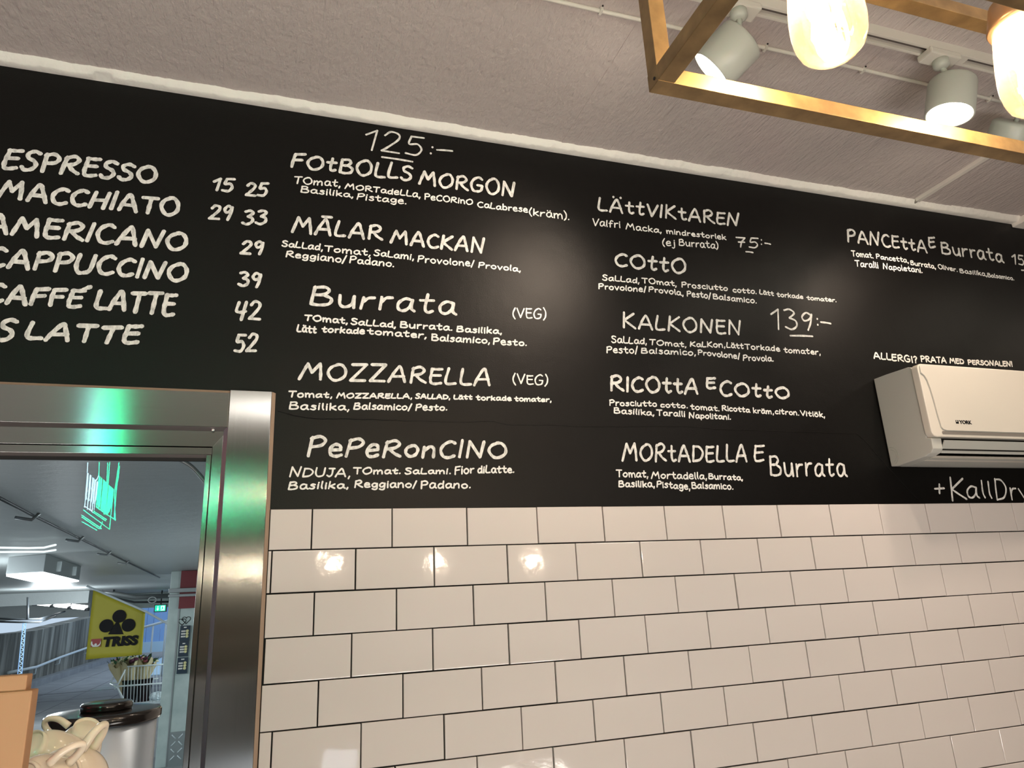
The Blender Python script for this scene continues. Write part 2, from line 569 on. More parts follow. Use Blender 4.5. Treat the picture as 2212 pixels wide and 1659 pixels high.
# ---------------------------------------------------------------- hand-painted menu lettering on the black wall
FONT = {
 'A': '70|2,0 12,42 30,92 39,96 50,62 68,0;14,34 60,35', 'B': '60|8,96 5,50 3,2;6,92 36,98 48,80 34,58 10,53;34,56 57,38 52,10 26,0 3,3',
 'C': '56|54,90 36,100 12,80 2,45 14,8 35,0 56,12', 'D': '66|8,98 5,50 4,2;6,96 42,92 64,55 46,12 4,1',
 'E': '50|8,97 5,60 3,28 8,4 24,0 48,7;6,95 30,95 50,98;5,53 44,56', 'F': '50|4,0 4,55 8,94;7,92 50,98;5,50 42,54',
 'G': '66|58,88 40,100 14,82 2,45 14,6 36,0 56,10 62,40;62,42 36,44', 'H': '64|10,98 3,0;60,100 54,0;6,48 58,52', 'I': '12|8,98 4,0',
 'J': '42|10,98 46,98;34,98 33,25 18,0 2,14', 'K': '60|7,100 4,0;54,98 6,48;6,50 30,28 60,0', 'L': '46|8,98 2,25 12,2 46,5',
 'M': '84|0,0 12,60 20,97;20,97 42,42;42,42 66,98;66,98 74,50 80,0', 'N': '68|2,0 10,97;10,97 52,3;52,3 66,100',
 'O': '72|40,99 12,78 2,42 20,4 42,0 66,25 68,64 52,94 32,97', 'P': '54|4,0 8,94;5,88 34,100 54,80 42,54 8,45',
 'R': '62|4,0 6,60 8,92;5,86 34,100 53,80 40,56 9,47;20,50 40,22 64,3', 'S': '50|48,90 28,100 8,86 12,64 36,48 46,26 34,4 12,0 0,14',
 'T': '58|0,95 58,98;32,96 30,50 28,0', 'U': '62|5,98 2,40 14,4 34,2 54,20 60,98', 'V': '58|2,98 28,2;28,2 60,98', 'Z': '60|2,96 58,98;58,98 4,4;4,4 60,5',
 'a': '50|42,60 22,66 4,42 6,10 22,1 38,22 44,60;44,58 44,16 54,2', 'b': '46|6,98 4,3;5,46 26,62 44,38 34,6 5,3', 'c': '42|40,58 22,66 4,44 6,12 24,0 42,10',
 'd': '48|42,54 20,62 4,36 10,5 28,2 42,26;44,98 43,50 46,0', 'e': '44|5,34 40,38;40,38 36,60 18,66 3,40 8,8 26,0 44,9', 'f': '38|40,92 24,98 14,76 12,0;0,54 32,57',
 'g': '48|42,58 20,66 4,42 12,12 30,14 42,40;44,62 44,-8 28,-30 6,-20', 'i': '10|5,62 5,0;6,84 7,88', 'j': '22|18,62 18,-8 6,-26 -4,-20;19,84 20,88',
 'k': '44|5,98 4,0;40,62 6,28;12,32 44,0', 'l': '12|6,98 4,30 10,2', 'm': '74|2,62 4,0;4,38 20,64 32,50 34,0;34,38 52,64 66,50 70,0', 'n': '48|3,62 4,0;4,38 24,65 40,50 44,0',
 'o': '48|26,65 6,50 3,22 20,0 40,10 46,40 34,62 20,64', 'p': '46|6,64 4,-26;5,50 26,65 44,44 34,12 6,8', 'r': '36|5,62 5,0;5,34 18,58 36,62',
 's': '38|36,60 22,66 8,52 30,34 34,14 20,0 2,8', 't': '42|20,94 18,24 28,2 42,10;0,62 40,64', 'u': '48|3,62 6,14 20,0 38,16 44,62;44,62 46,0', 'v': '44|2,64 22,2;22,2 44,64',
 'y': '46|2,62 22,10;44,64 20,-10 2,-28', '1': '34|0,72 30,99;30,99 24,0', '2': '54|4,78 20,98 44,90 46,66 20,26 2,4;2,4 54,2',
 '3': '50|4,92 26,99 44,82 22,56;22,56 46,44 48,18 26,0 2,10', '4': '54|10,98 4,54 20,42 50,46;46,98 36,0', '5': '52|50,97 12,96;12,96 8,56 34,60 48,34 34,4 2,6',
 '7': '54|2,94 50,96;50,96 30,50 22,0;12,48 46,52', '9': '48|44,84 22,97 6,74 16,52 36,60 46,88;46,88 42,40 32,0', '(': '20|20,112 4,60 6,20 20,-14', ')': '20|2,112 18,70 16,20 0,-14',
 '/': '28|26,104 0,-14', ',': '10|8,8 2,-20', '.': '10|4,2 6,5', '!': '10|6,100 5,30;5,2 5,6', '?': '38|4,84 20,99 38,80 20,48 18,26;18,2 18,6',
 '-': '40|0,48 40,50', ':': '10|5,14 5,18;6,80 6,84', '+': '60|0,48 60,52;30,90 28,6', "'": '60|0,40 60,46'}
FONT['Å'] = FONT['A'] + ';18,116 58,116'
FONT['Ä'] = FONT['A'] + ';16,114 17,117;56,114 57,117'
FONT['ä'] = FONT['a'] + ';12,86 13,89;34,86 35,89'
FONT['ö'] = FONT['o'] + ';12,86 13,89;34,86 35,89'


def ribbon(pts, r, y, vs, fs):
    n = len(pts)
    if n < 2: return
    ph = random.uniform(0, 6)
    rr = []
    L, R = [], []
    for i, p in enumerate(pts):
        a, b = pts[max(i - 1, 0)], pts[min(i + 1, n - 1)]
        t = b - a
        if t.length < 1e-7: t = Vector((1, 0))
        t.normalize()
        q = Vector((-t.y, t.x))
        w = r * (1 + 0.10 * math.sin(ph + i * 0.9) + random.uniform(-0.07, 0.07))
        L.append(p + q * w)
        R.append(p - q * w)
    base = len(vs)
    for i, (a, b) in enumerate(zip(L, R)): vs += [(a.x, y - 0.00016 * i / n, a.y), (b.x, y - 0.00016 * i / n, b.y)]
    for i in range(n - 1): fs.append((base + 2 * i, base + 2 * i + 1, base + 2 * i + 3, base + 2 * i + 2))
    for p, t, yc in ((pts[0], pts[0] - pts[1], y), (pts[-1], pts[-1] - pts[-2], y - 0.00016)):
        if t.length < 1e-7: continue
        t.normalize()
        a0 = math.atan2(t.y, t.x)
        c = len(vs)
        m = 7
        for k in range(m):
            an = a0 - math.pi / 2 + math.pi * k / (m - 1)
            w = r * random.uniform(0.88, 1.06)
            vs.append((p.x + math.cos(an) * w, yc, p.y + math.sin(an) * w))
        fs.append(tuple(range(c, c + m)))


LETTERS = [
('brushed heading ESPRESSO', 12.5, [('ESPRESSO', -1533, 8677, 637, 2085, 8763, 579)]),
('brushed heading MACCHIATO', 12.5, [('MACCHIATO', -1507, 7814, 550, 2711, 7839, 600)]),
('brushed heading AMERICANO', 12.5, [('AMERICANO', -1667, 6835, 590, 2986, 6857, 619)]),
('brushed heading CAPPUCCINO', 12.5, [('CAPPUCCINO', -1512, 5931, 576, 3066, 5969, 584)]),
('brushed heading CAFFE LATTE', 12.5, [('CAFFE', -1394, 4984, 524, 731, 5017, 564),("'", 614, 5527, 4, 867, 5620, 4),('LATTE', 941, 5016, 585, 2844, 4961, 663)]),
('brushed heading IS LATTE', 12.5, [('S', -1037, 4043, 637, -605, 4062, 643),('LATTE', -444, 4108, 483, 2106, 4133, 563)]),
('prices 15 25', 9.5, [('15', 3432, 8768, 460, 4027, 8789, 486),('25', 4294, 8725, 488, 4932, 8786, 493)]),
('prices 29 33', 9.5, [('29', 3413, 7863, 491, 4037, 7902, 496),('33', 4265, 7827, 519, 4950, 7872, 525)]),
('price 29', 9.5, [('29', 4274, 6919, 463, 4900, 6947, 490)]),
('price 39', 9.5, [('39', 4260, 5951, 471, 4887, 5969, 497)]),
('price 42', 9.5, [('42', 4228, 4964, 598, 4935, 5019, 606)]),
('price 52', 9.5, [('52', 4282, 4075, 563, 4893, 4113, 550)]),
('price 125 with a line under it', 7.5, [('125', 7580, 10805, 781, 9428, 10802, 818),(':', 9596, 10943, 388, 9723, 10964, 389),("'", 9808, 11175, 5, 10360, 11217, 5),("'", 8087, 10630, 5, 9083, 10618, 5)]),
('brushed heading FOTBOLLS MORGON', 10, [('FOtBOLLS', 5486, 9840, 532, 9077, 9915, 602),('MORGON', 9240, 9840, 562, 12392, 9831, 630)]),
('small text Tomat Mortadella Pecorino Calabrese', 4.6, [('TOmat,', 5585, 9322, 257, 6927, 9396, 263),('MORTadeLLa,', 7030, 9363, 201, 9310, 9380, 247),('PeCORinO', 9397, 9343, 237, 10962, 9365, 228),('CaLabrese', 11075, 9305, 228, 12775, 9334, 249),('(kräm).', 12785, 9258, 269, 14223, 9268, 317)]),
('small text Basilika Pistage', 4.6, [('Basilika,', 5780, 9061, 233, 7302, 9093, 214),('Pistage.', 7377, 9056, 238, 8885, 9100, 234)]),
('brushed heading MALAR MACKAN', 10, [('MÅLAR', 5589, 7733, 539, 8177, 7774, 552),('MACKAN', 8373, 7727, 506, 11292, 7708, 576)]),
('small text Sallad Tomat Salami Provolone Provola', 4.6, [('SaLLad,', 5341, 7273, 211, 6477, 7279, 224),('Tomat,', 6497, 7259, 215, 7826, 7251, 228),('SaLami,', 7891, 7281, 220, 9087, 7261, 233),('Provolone/', 9171, 7214, 233, 10937, 7239, 239),('Provola,', 11035, 7225, 215, 12421, 7226, 219)]),
('small text Reggiano Padano', 4.6, [('Reggiano/', 5460, 6966, 218, 7137, 6949, 246),('Padano.', 7196, 6978, 247, 8511, 6969, 229)]),
('brushed heading Burrata', 10.5, [('Burrata', 6144, 5555, 631, 10340, 5606, 684)]),
('small white mark VEG beside Burrata', 4.6, [('(VEG)', 12051, 5675, 336, 13171, 5703, 360)]),
('small text Tomat Sallad Burrata Basilika', 5, [('TOmat,', 6020, 5112, 201, 7210, 5090, 204),('SaLLad,', 7269, 5081, 213, 8559, 5080, 209),('Burrata.', 8640, 5099, 218, 10212, 5114, 223),('Basilika,', 10297, 5089, 214, 11710, 5114, 219)]),
('small text Latt torkade tomater Balsamico Pesto', 5, [('Lätt', 5835, 4766, 248, 6377, 4751, 229),('torkade', 6489, 4800, 209, 7683, 4827, 213),('tomater,', 7722, 4830, 213, 9438, 4821, 219),('Balsamico,', 9541, 4759, 240, 11334, 4782, 225),('Pesto.', 11399, 4764, 247, 12493, 4791, 206)]),
('brushed heading MOZZARELLA', 9.5, [('MOZZARELLA', 5959, 3410, 551, 11345, 3475, 557)]),
('small white mark VEG beside MOZZARELLA', 4.6, [('(VEG)', 11947, 3590, 316, 13091, 3582, 339)]),
('small text Tomat Mozzarella Sallad torkade tomater', 4.6, [('Tomat,', 5690, 2914, 203, 6838, 2941, 179),('MOZZARELLA,', 6931, 2937, 167, 9000, 3008, 173),('SALLAD,', 9072, 3011, 173, 10087, 3031, 159),('Lätt', 10158, 3034, 160, 10733, 3048, 161),('torkade', 10817, 3039, 170, 11912, 3060, 173),('tomater,', 11977, 3050, 173, 13157, 3074, 167)]),
('small text Basilika Balsamico Pesto', 4.6, [('Basilika,', 5721, 2586, 224, 7300, 2610, 218),('Balsamico/', 7386, 2644, 207, 8990, 2676, 212),('Pesto.', 9069, 2671, 225, 9998, 2703, 199)]),
('brushed heading PEPERONCINO', 10, [('PePeRonCINO', 6223, 1330, 566, 11721, 1355, 515)]),
('small text Nduja Tomat Salami Fior di Latte', 4.6, [('NDUJA,', 5811, 809, 275, 7354, 808, 245),('TOmat.', 7404, 884, 208, 8689, 899, 185),('SaLami.', 8765, 892, 193, 10058, 907, 177),('Fior', 10138, 892, 257, 10718, 935, 239),('diLatte.', 10787, 935, 240, 11892, 950, 211)]),
('small text Basilika Reggiano Padano', 4.6, [('Basilika,', 5789, 481, 236, 7312, 510, 194),('Reggiano/', 7439, 528, 224, 9109, 528, 211),('Padano.', 9186, 501, 250, 10611, 516, 216)]),
('brushed heading LATTVIKTAREN', 9.5, [('LÄttVIKtAREN', 15251, 9753, 551, 20851, 9858, 557)]),
('small text Valfri Macka mindre storlek', 4.6, [('Valfri', 15003, 9161, 305, 16051, 9201, 286),('Macka,', 16221, 9176, 262, 17606, 9206, 243),('mindrestorlek', 17762, 9211, 219, 20170, 9252, 226)]),
('small text ej Burrata', 4.6, [('(ej', 17547, 8726, 288, 18068, 8753, 290),('Burrata)', 18197, 8801, 291, 19803, 8868, 297)]),
('price 75 with a line under it', 6.5, [('75', 20538, 9026, 443, 21527, 9056, 469),(':', 21591, 9213, 307, 21700, 9226, 307),("'", 21762, 9333, 5, 22056, 9317, 5),("'", 20892, 8895, 5, 21233, 8894, 5)]),
('brushed heading COTTO', 10.5, [('COttO', 15678, 7757, 541, 18409, 7757, 594)]),
('small text Sallad Tomat Prosciutto Cotto torkade tomater', 4.6, [('SaLLad,', 15179, 7216, 223, 16547, 7238, 228),('TOmat,', 16609, 7258, 219, 17939, 7259, 223),('Prosciutto', 18091, 7251, 232, 19939, 7286, 214),('cotto.', 20100, 7254, 215, 21113, 7276, 218),('Lätt', 21202, 7284, 203, 21817, 7269, 185),('torkade', 21920, 7254, 205, 23075, 7261, 188),('tomater.', 23198, 7248, 188, 24545, 7269, 176)]),
('small text Provolone Provola Pesto Balsamico', 4.6, [('Provolone/', 15008, 6892, 221, 16772, 6946, 227),('Provola,', 16822, 6973, 218, 18145, 6936, 231),('Pesto/', 18250, 6932, 231, 19222, 6928, 257),('Balsamico.', 19261, 6922, 225, 21050, 6916, 239)]),
('brushed heading KALKONEN', 9, [('KALKONEN', 15741, 5599, 555, 20255, 5662, 553)]),
('price 139 with a line under it', 8, [('139', 21509, 6004, 806, 23299, 6089, 777),(':', 23450, 6242, 389, 23548, 6240, 389),("'", 23616, 6436, 5, 24107, 6412, 5),("'", 22189, 5821, 5, 23199, 5864, 5)]),
('small text Sallad Tomat Kalkon torkade tomater', 4.6, [('SaLLad,', 15295, 5082, 254, 16573, 5116, 237),('TOmat,', 16640, 5108, 216, 18020, 5112, 198),('KaLKon,', 18132, 5141, 198, 19499, 5195, 225),('Lätt', 19538, 5197, 225, 20228, 5197, 218),('Torkade', 20251, 5189, 218, 21697, 5200, 222),('tomater,', 21819, 5162, 208, 23391, 5181, 226)]),
('small text Pesto Balsamico Provolone Provola', 4.6, [('Pesto/', 15089, 4735, 251, 16223, 4784, 255),('Balsamico,', 16305, 4802, 221, 18335, 4841, 219),('Provolone/', 18387, 4875, 197, 20042, 4821, 233),('Provola.', 20110, 4781, 233, 21369, 4809, 228)]),
('brushed heading RICOTTA E COTTO', 10.5, [('RICOttA', 15100, 3493, 568, 18291, 3527, 544),('E', 18527, 3714, 427, 18954, 3733, 430),('COttO', 19028, 3508, 566, 21811, 3501, 466)]),
('small text Prosciutto Cotto Ricotta kram citron Vitlok', 4.6, [('Prosciutto', 15026, 3032, 207, 16690, 3061, 196),('cotto.', 16786, 3048, 184, 17787, 3043, 186),('tomat.', 17860, 3013, 207, 18949, 2988, 202),('Ricotta', 19019, 3012, 202, 20104, 2986, 192),('kräm,', 20198, 2968, 205, 21031, 2961, 194),('citron.', 21059, 2975, 194, 22046, 2951, 210),('Vitlök,', 22075, 2944, 197, 23102, 2911, 213)]),
('small text Basilika Taralli Napoletani', 4.6, [('Basilika,', 15151, 2791, 206, 16567, 2766, 210),('Taralli', 16621, 2776, 210, 17658, 2760, 213),('Napolitani.', 17766, 2723, 214, 19342, 2722, 210)]),
('brushed heading MORTADELLA E Burrata', 9, [('MORtADELLA', 15307, 1332, 583, 19776, 1324, 580),('E', 19978, 1347, 565, 20424, 1352, 557),('Burrata', 20504, 914, 744, 23580, 879, 680)]),
('small text Tomat Mortadella Burrata', 4.6, [('Tomat,', 15052, 848, 232, 16136, 838, 228),('Mortadella,', 16209, 808, 236, 18162, 785, 235),('Burrata,', 18195, 796, 204, 19471, 761, 199)]),
('small text Basilika Pistage Balsamico', 4.6, [('Basilika,', 15088, 551, 223, 16314, 543, 220),('Pistage,', 16356, 543, 220, 17527, 467, 231),('Balsamico.', 17554, 505, 223, 19068, 473, 216)]),
('brushed heading PANCETTA E Burrata', 10.5, [('PANCEttA', 25604, 9834, 620, 29587, 9801, 602),('E', 29657, 10051, 505, 30088, 10101, 498),('Burrata', 30272, 9865, 622, 33671, 9826, 659)]),
('price cut by the picture edge', 8, [('15', 34144, 9831, 537, 34868, 9817, 541),('9', 34958, 9826, 541, 35434, 9854, 544),("'", 34521, 9596, 5, 34938, 9603, 5)]),
('small text Tomat Pancetta Burrata Oliver Basilika Balsamico', 4.8, [('Tomat.', 25661, 9233, 266, 26727, 9267, 252),('Pancetta,', 26824, 9270, 217, 28446, 9255, 244),('Burrata,', 28492, 9183, 221, 29791, 9147, 247),('Oliver.', 29884, 9166, 224, 30911, 9133, 227),('Basilika,', 30998, 9107, 218, 32487, 9095, 221),('Balsamico.', 32480, 9072, 207, 33979, 9064, 197)]),
('small text Taralli Napoletani under PANCETTA', 4.8, [('Taralli', 25732, 8826, 289, 26869, 8863, 280),('Napoletani.', 27063, 8862, 268, 29053, 8890, 256)]),
('white note ALLERGI PRATA MED PERSONALEN', 5.8, [('ALLERGI?', 25709, 5172, 291, 27774, 5119, 298),('PRATA', 27920, 5178, 279, 29207, 5193, 251),('MED', 29326, 5208, 231, 30091, 5219, 233),('PERSONALEN!', 30241, 5212, 213, 32599, 5250, 240)]),
('brushed words + Kall Dryck', 8, [('+', 27232, 292, 425, 27721, 290, 427),('K', 27915, 35, 884, 28705, 98, 797),('all', 28681, 167, 675, 29898, 120, 702),('Dr', 30052, 84, 803, 31126, 68, 766),('yck', 31174, 68, 712, 33092, 3, 728)]),
]

for label, pen, words in LETTERS:
    vs, fs = [], []
    r = pen / 2000.0 * (0.86 if pen >= 6 else 0.95)
    small = pen < 6
    layer = 0
    for txt, x0, z0, h0, x1, z1, h1 in words:
        x0, z0, h0, x1, z1, h1 = [v / 10000.0 for v in (x0, z0, h0, x1, z1, h1)]
        if txt == "'":
            pts = smooth_pts([(x0 + r, z0), ((x0 + x1) / 2, (z0 + z1) / 2 + 0.0008), (x1 - r, z1)], 4)
            ribbon([Vector((p[0], p[1])) for p in pts], r, -0.0007, vs, fs)
            continue
        gap = 17.0 if not small else 15.0
        adv = [float(FONT[c].split('|')[0]) for c in txt]
        tot = sum(adv) + gap * (len(txt) - 1)
        span = (x1 - x0) - 2 * r
        cur = 0.0
        for c, ad in zip(txt, adv):
            rot = random.uniform(-0.05, 0.05)
            slant = 0.09 if not small else 0.04
            sc = random.uniform(0.92, 1.05)
            dz = random.uniform(-0.03, 0.03)
            for st in FONT[c].split('|')[1].split(';'):
                raw = [tuple(float(q) for q in s.split(',')) for s in st.split()]
                P = []
                for u, v in raw:
                    uu = u + (v - 50) * (rot + slant)
                    vv = (v + (u - ad / 2) * rot) / 100.0 * sc + dz
                    f = (cur + uu) / tot
                    h = h0 + (h1 - h0) * f - 1.6 * r
                    P.append((x0 + r + span * f, z0 + (z1 - z0) * f + 0.8 * r + vv * h))
                pp = [Vector((q[0], q[1])) for q in smooth_pts([Vector((a, b)) for a, b in P], 4 if small else 6)]
                layer += 1
                ribbon(pp, r, -0.0004 - 0.00020 * (layer % 5), vs, fs)
            cur += ad + gap
    o = flatmesh('lettering', vs, fs, M['pen2'] if small else M['pen'], wall_back)
    o['label'] = label

# ---------------------------------------------------------------- track with spotlights on the ceiling
TY = -0.715
tr = thing('lighting_track', 'long white track rail on the taupe ceiling carrying the spotlights', 'track', (2.6, TY, CZ))
box('rail', (1.15, TY - 0.018, CZ - 0.030), (4.9, TY - 0.010, CZ + 0.002), M['white'], tr, 0.001)
box('rail', (1.15, TY + 0.010, CZ - 0.030), (4.9, TY + 0.018, CZ + 0.002), M['white'], tr, 0.001)
box('slot', (1.15, TY - 0.010, CZ - 0.012), (4.9, TY + 0.010, CZ + 0.002), M['trackdark'], tr)
for xa, xb in ((2.32, 2.36), (2.90, 2.96)):
    box('cover_plate', (xa, TY - 0.010, CZ - 0.031), (xb, TY + 0.010, CZ - 0.02), M['white'], tr)
box('end_cap', (1.13, TY - 0.019, CZ - 0.031), (1.152, TY + 0.019, CZ + 0.001), M['white'], tr, 0.002)


def spotlight(x, piv, head, axis, label, energy, lit=True, R=0.062, Lh=0.108, name='track_spotlight'):
    t = thing(name, label, 'spotlight', (x, TY, CZ), 'track spotlights on the ceiling rail')
    box('adapter', (x - 0.055, TY - 0.024, CZ - 0.050), (x + 0.055, TY + 0.024, CZ - 0.030), M['white'], t, 0.004)
    lathe('swivel', [(0.0, -0.002), (0.021, -0.002), (0.021, 0.020), (0.013, 0.026), (0, 0.026)], M['lampwhite'], (x, TY, CZ - 0.048), (0, 0, -1), t, 24)
    head = Vector(head)
    a = Vector(axis).normalized()
    back = head - a * Lh * 0.35
    tube('arm', [(x, TY, CZ - 0.066), Vector((x, TY, CZ - 0.066)) * 0.5 + back * 0.5, back], 0.0075, M['lampwhite'], t, 12)
    hd = lathe('lamp_head', [(0.0, -Lh / 2), (R * 0.86, -Lh / 2), (R * 0.97, -Lh / 2 + 0.004), (R, -Lh / 2 + 0.010), (R, Lh / 2 - 0.002), (R - 0.002, Lh / 2), (R - 0.005, Lh / 2 - 0.001), (R - 0.006, Lh / 2 - 0.014), (0.0, Lh / 2 - 0.016)],
               M['lampwhite'], head, a, t, 48)
    mp = [(0.0, 0.0), (R - 0.0075, 0.0), (R - 0.0085, 0.002), (0.0, 0.003)]
    lathe('lens', mp, M['spotface'] if lit else M['lampwhite'], head + a * (Lh / 2 - 0.0125), a, hd, 40)
    if lit:
        d = bpy.data.lights.new('spot_beam', 'SPOT')
        d.energy = energy
        d.color = (1.0, 0.79, 0.61)
        d.spot_size = math.radians(96)
        d.spot_blend = 0.85
        d.shadow_soft_size = 0.035
        o = bpy.data.objects.new('spot_beam', d)
        o.location = head + a * (Lh / 2 + 0.012)
        o.rotation_euler = a.to_track_quat('-Z', 'Y').to_euler()
        COL.objects.link(o)
    return t


spotlight(1.598, None, (1.580, -0.672, 1.042), (-0.57, 0.60, -0.57), 'white spotlight with lit face tilted to the left, left of the hanging glass bulb', 16)
spotlight(2.262, None, (2.305, -0.688, 1.045), (-0.22, 0.16, -1.0), 'white spotlight with bright round face pointing down, between the two bulbs', 16)
spotlight(2.610, None, (2.665, -0.580, 1.050), (0.12, 0.75, -0.70), 'pale grey spotlight seen from behind, partly hidden under the right bulb', 16, True)
spotlight(3.600, None, (3.62, -0.66, 1.030), (0.0, 0.45, -0.9), 'white spotlight further along the rail beyond the right picture edge', 18)
spotlight(4.330, None, (4.35, -0.66, 1.030), (-0.1, 0.5, -0.85), 'last white spotlight at the far right end of the rail', 18)

# conduits on the ceiling
c1 = thing('ceiling_conduit', 'thin cream conduit running along the ceiling between track and wall', 'conduit', (2, -0.585, CZ))
tube('pipe', [(-1.5, -0.585, CZ - 0.004), (1.2, -0.583, CZ - 0.004), (2.0, -0.587, CZ - 0.004), (4.9, -0.585, CZ - 0.004)], 0.0055, M['white'], c1, 10)
for xx in (1.28, 1.78, 2.12, 2.62, 3.1):
    o = box('clip', (xx, -0.594, CZ - 0.0105), (xx + 0.008, -0.576, CZ + 0.001), M['white'], c1, 0.001)
    lathe('nail', [(0.0, 0), (0.002, 0), (0.002, 0.003), (0, 0.003)], M['dark'], (xx + 0.004, -0.598, CZ), (0, 0, -1), o, 8)
c2 = thing('ceiling_conduit', 'thicker cream cable duct crossing the ceiling from the black wall towards the room', 'conduit', (2.92, -0.3, CZ))
prism('duct', [(2.900, CZ - 0.011), (2.916, CZ - 0.013), (2.918, CZ + 0.002), (2.898, CZ + 0.002)], lambda p, y: (p[0], y, p[1]), -0.045, -2.6, M['white'], c2, 0.001)
lathe('end_plug', [(0.0, 0.0), (0.006, 0.0), (0.006, 0.02), (0.0, 0.02)], M['acsilver'], (2.908, -0.03, CZ - 0.006), (0, -1, 0), c2, 12)

# ---------------------------------------------------------------- bronze box-frame pendant with bulbs
px_, py_, pz_ = (0.8736, -1.3908, 0.2215)          # lower far left corner of the frame
BT = 0.0177
DX, DY, DZ = 1.20, 0.1745, 0.188
fr = thing('pendant_lamp_frame', 'bronze box-section open frame lamp hanging close above the viewer', 'lamp frame', (px_ + DX / 2, py_ - DY / 2, pz_))


def bar(lo, hi, nm='frame_bar'):
    return box(nm, lo, hi, M['brass'], fr, 0.0006)


for zz in (0, DZ):
    for yy in (0, -DY):
        bar((px_, py_ + yy - BT, pz_ + zz), (px_ + DX, py_ + yy, pz_ + zz + BT))
    for xx in (0, DX - BT):
        bar((px_ + xx, py_ - DY, pz_ + zz + 0.0004), (px_ + xx + BT, py_ - BT, pz_ + zz + BT - 0.0004))
for xx in (0, DX - BT):
    for yy in (0, -DY):
        bar((px_ + xx + 0.0003, py_ + yy - BT + 0.0003, pz_ + BT), (px_ + xx + BT - 0.0003, py_ + yy - 0.0003, pz_ + DZ), 'post')
ym = py_ - DY / 2 - BT / 2
bar((px_, ym - 0.012, pz_ + DZ + 0.001), (px_ + DX, ym + 0.012, pz_ + DZ + 0.012), 'lamp_bar')
for xx in (0.25, 0.75):
    tube('rod', [(px_ + xx, ym, pz_ + DZ + 0.012), (px_ + xx, ym, CZ)], 0.004, M['brass'], fr, 10)
    lathe('ceiling_rose', [(0, 0), (0.045, 0), (0.045, 0.015), (0.02, 0.022), (0, 0.022)], M['brass'], (px_ + xx, ym, CZ + 0.001), (0, 0, -1), fr, 32)
lathe('screw_hole', [(0, 0), (0.0016, 0), (0.0016, 0.0006), (0, 0.0006)], M['dark'], (px_ - 0.0001, py_ - 0.012, pz_ + 0.0065), (-1, 0, 0), fr, 12)
bulbs = [(1.0065, 0.2119, 'clear amber glass bulb glowing above the left end of the bronze frame'),
         (1.2669, 0.2070, 'clear amber glass bulb glowing at the right edge of the picture')]
for bx, bz, lab in bulbs:
    sk = lathe('socket', [(0, 0.000), (0.0285, 0.000), (0.0295, 0.003), (0.0285, 0.006), (0.0225, 0.030), (0.012, 0.036), (0.012, 0.095), (0, 0.095)], M['socket'], (bx, ym, bz + 0.102), (0, 0, 1), fr, 40)
    b = thing('light_bulb', lab, 'light bulb', (bx, ym, bz), 'glowing filament bulbs in the bronze frame')
    prof = [(r_ * 0.88, h_ * 1.22) for r_, h_ in [(0.0005, 0.0), (0.015, 0.0008), (0.025, 0.0036), (0.0315, 0.0085), (0.0352, 0.016), (0.0368, 0.026), (0.0366, 0.038), (0.0352, 0.050), (0.0330, 0.062), (0.0305, 0.074), (0.0280, 0.086), (0.025, 0.094)]]
    lathe('glass_envelope', prof, M['bulbglass'], (bx, ym, bz), (0, 0, 1), b, 56, caps=False)
    fl = []
    for k in range(6):
        a = k * math.pi / 3 + 0.3
        fl.append([(bx + math.cos(a) * 0.0055, ym + math.sin(a) * 0.0055, bz + 0.100), (bx + math.cos(a + .3) * 0.014, ym + math.sin(a + .3) * 0.014, bz + 0.062), (bx + math.cos(a) * 0.009, ym + math.sin(a) * 0.009, bz + 0.030)])
    for f in fl:
        tube('filament', f, 0.0021, M['filament'], b, 8)
    lathe('stem', [(0, 0), (0.006, 0), (0.004, 0.02), (0, 0.02)], M['porcelain'], (bx, ym, bz + 0.098), (0, 0, 1), b, 16)
    d = bpy.data.lights.new('bulb_glow', 'POINT')
    d.energy = 4.5
    d.color = (1.0, 0.74, 0.45)
    d.shadow_soft_size = 0.012
    o = bpy.data.objects.new('bulb_glow', d)
    o.location = (bx, ym, bz + 0.055)
    COL.objects.link(o)

# pendant bulbs behind the viewer, mirrored by the glazed tiles
for i, (c, lab) in enumerate((((0.9141, -3.0130, 0.0056), 'left'), ((1.6187, -3.0130, 0.0008), 'middle'), ((2.2935, -3.0130, -0.0206), 'right'))):
    c = Vector(c)
    t = thing('pendant_bulb', lab + ' one of three cord-hung warm bulbs behind the viewer', 'light bulb', c, 'cord-hung bulbs behind the viewer')
    tube('cord', [c + Vector((0, 0, 0.06)), (c.x, c.y, CZ + 0.005)], 0.003, M['dark'], t, 6)
    lathe('socket', [(0, 0), (0.018, 0), (0.018, 0.04), (0, 0.04)], M['socket'], c + Vector((0, 0, 0.055)), (0, 0, 1), t, 16)
    lathe('glass_envelope', [(0.0005, 0.0), (0.02, 0.004), (0.032, 0.018), (0.036, 0.04), (0.030, 0.07), (0.018, 0.11)], M['bulbglass'], c - Vector((0, 0, 0.05)), (0, 0, 1), t, 24, caps=False)
    d = bpy.data.lights.new('pendant_glow', 'POINT')
    d.energy = 15
    d.color = (1.0, 0.87, 0.77)
    d.shadow_soft_size = 0.03
    o = bpy.data.objects.new('pendant_glow', d)
    o.location = c
    COL.objects.link(o)
    for k in range(4):
        a = k * math.pi / 2
        tube('filament', [c + Vector((math.cos(a) * 0.006, math.sin(a) * 0.006, 0.035)), c + Vector((math.cos(a) * 0.018, math.sin(a) * 0.018, 0.0)), c + Vector((math.cos(a) * 0.008, math.sin(a) * 0.008, -0.032))], 0.003, M['filament'], t, 6)

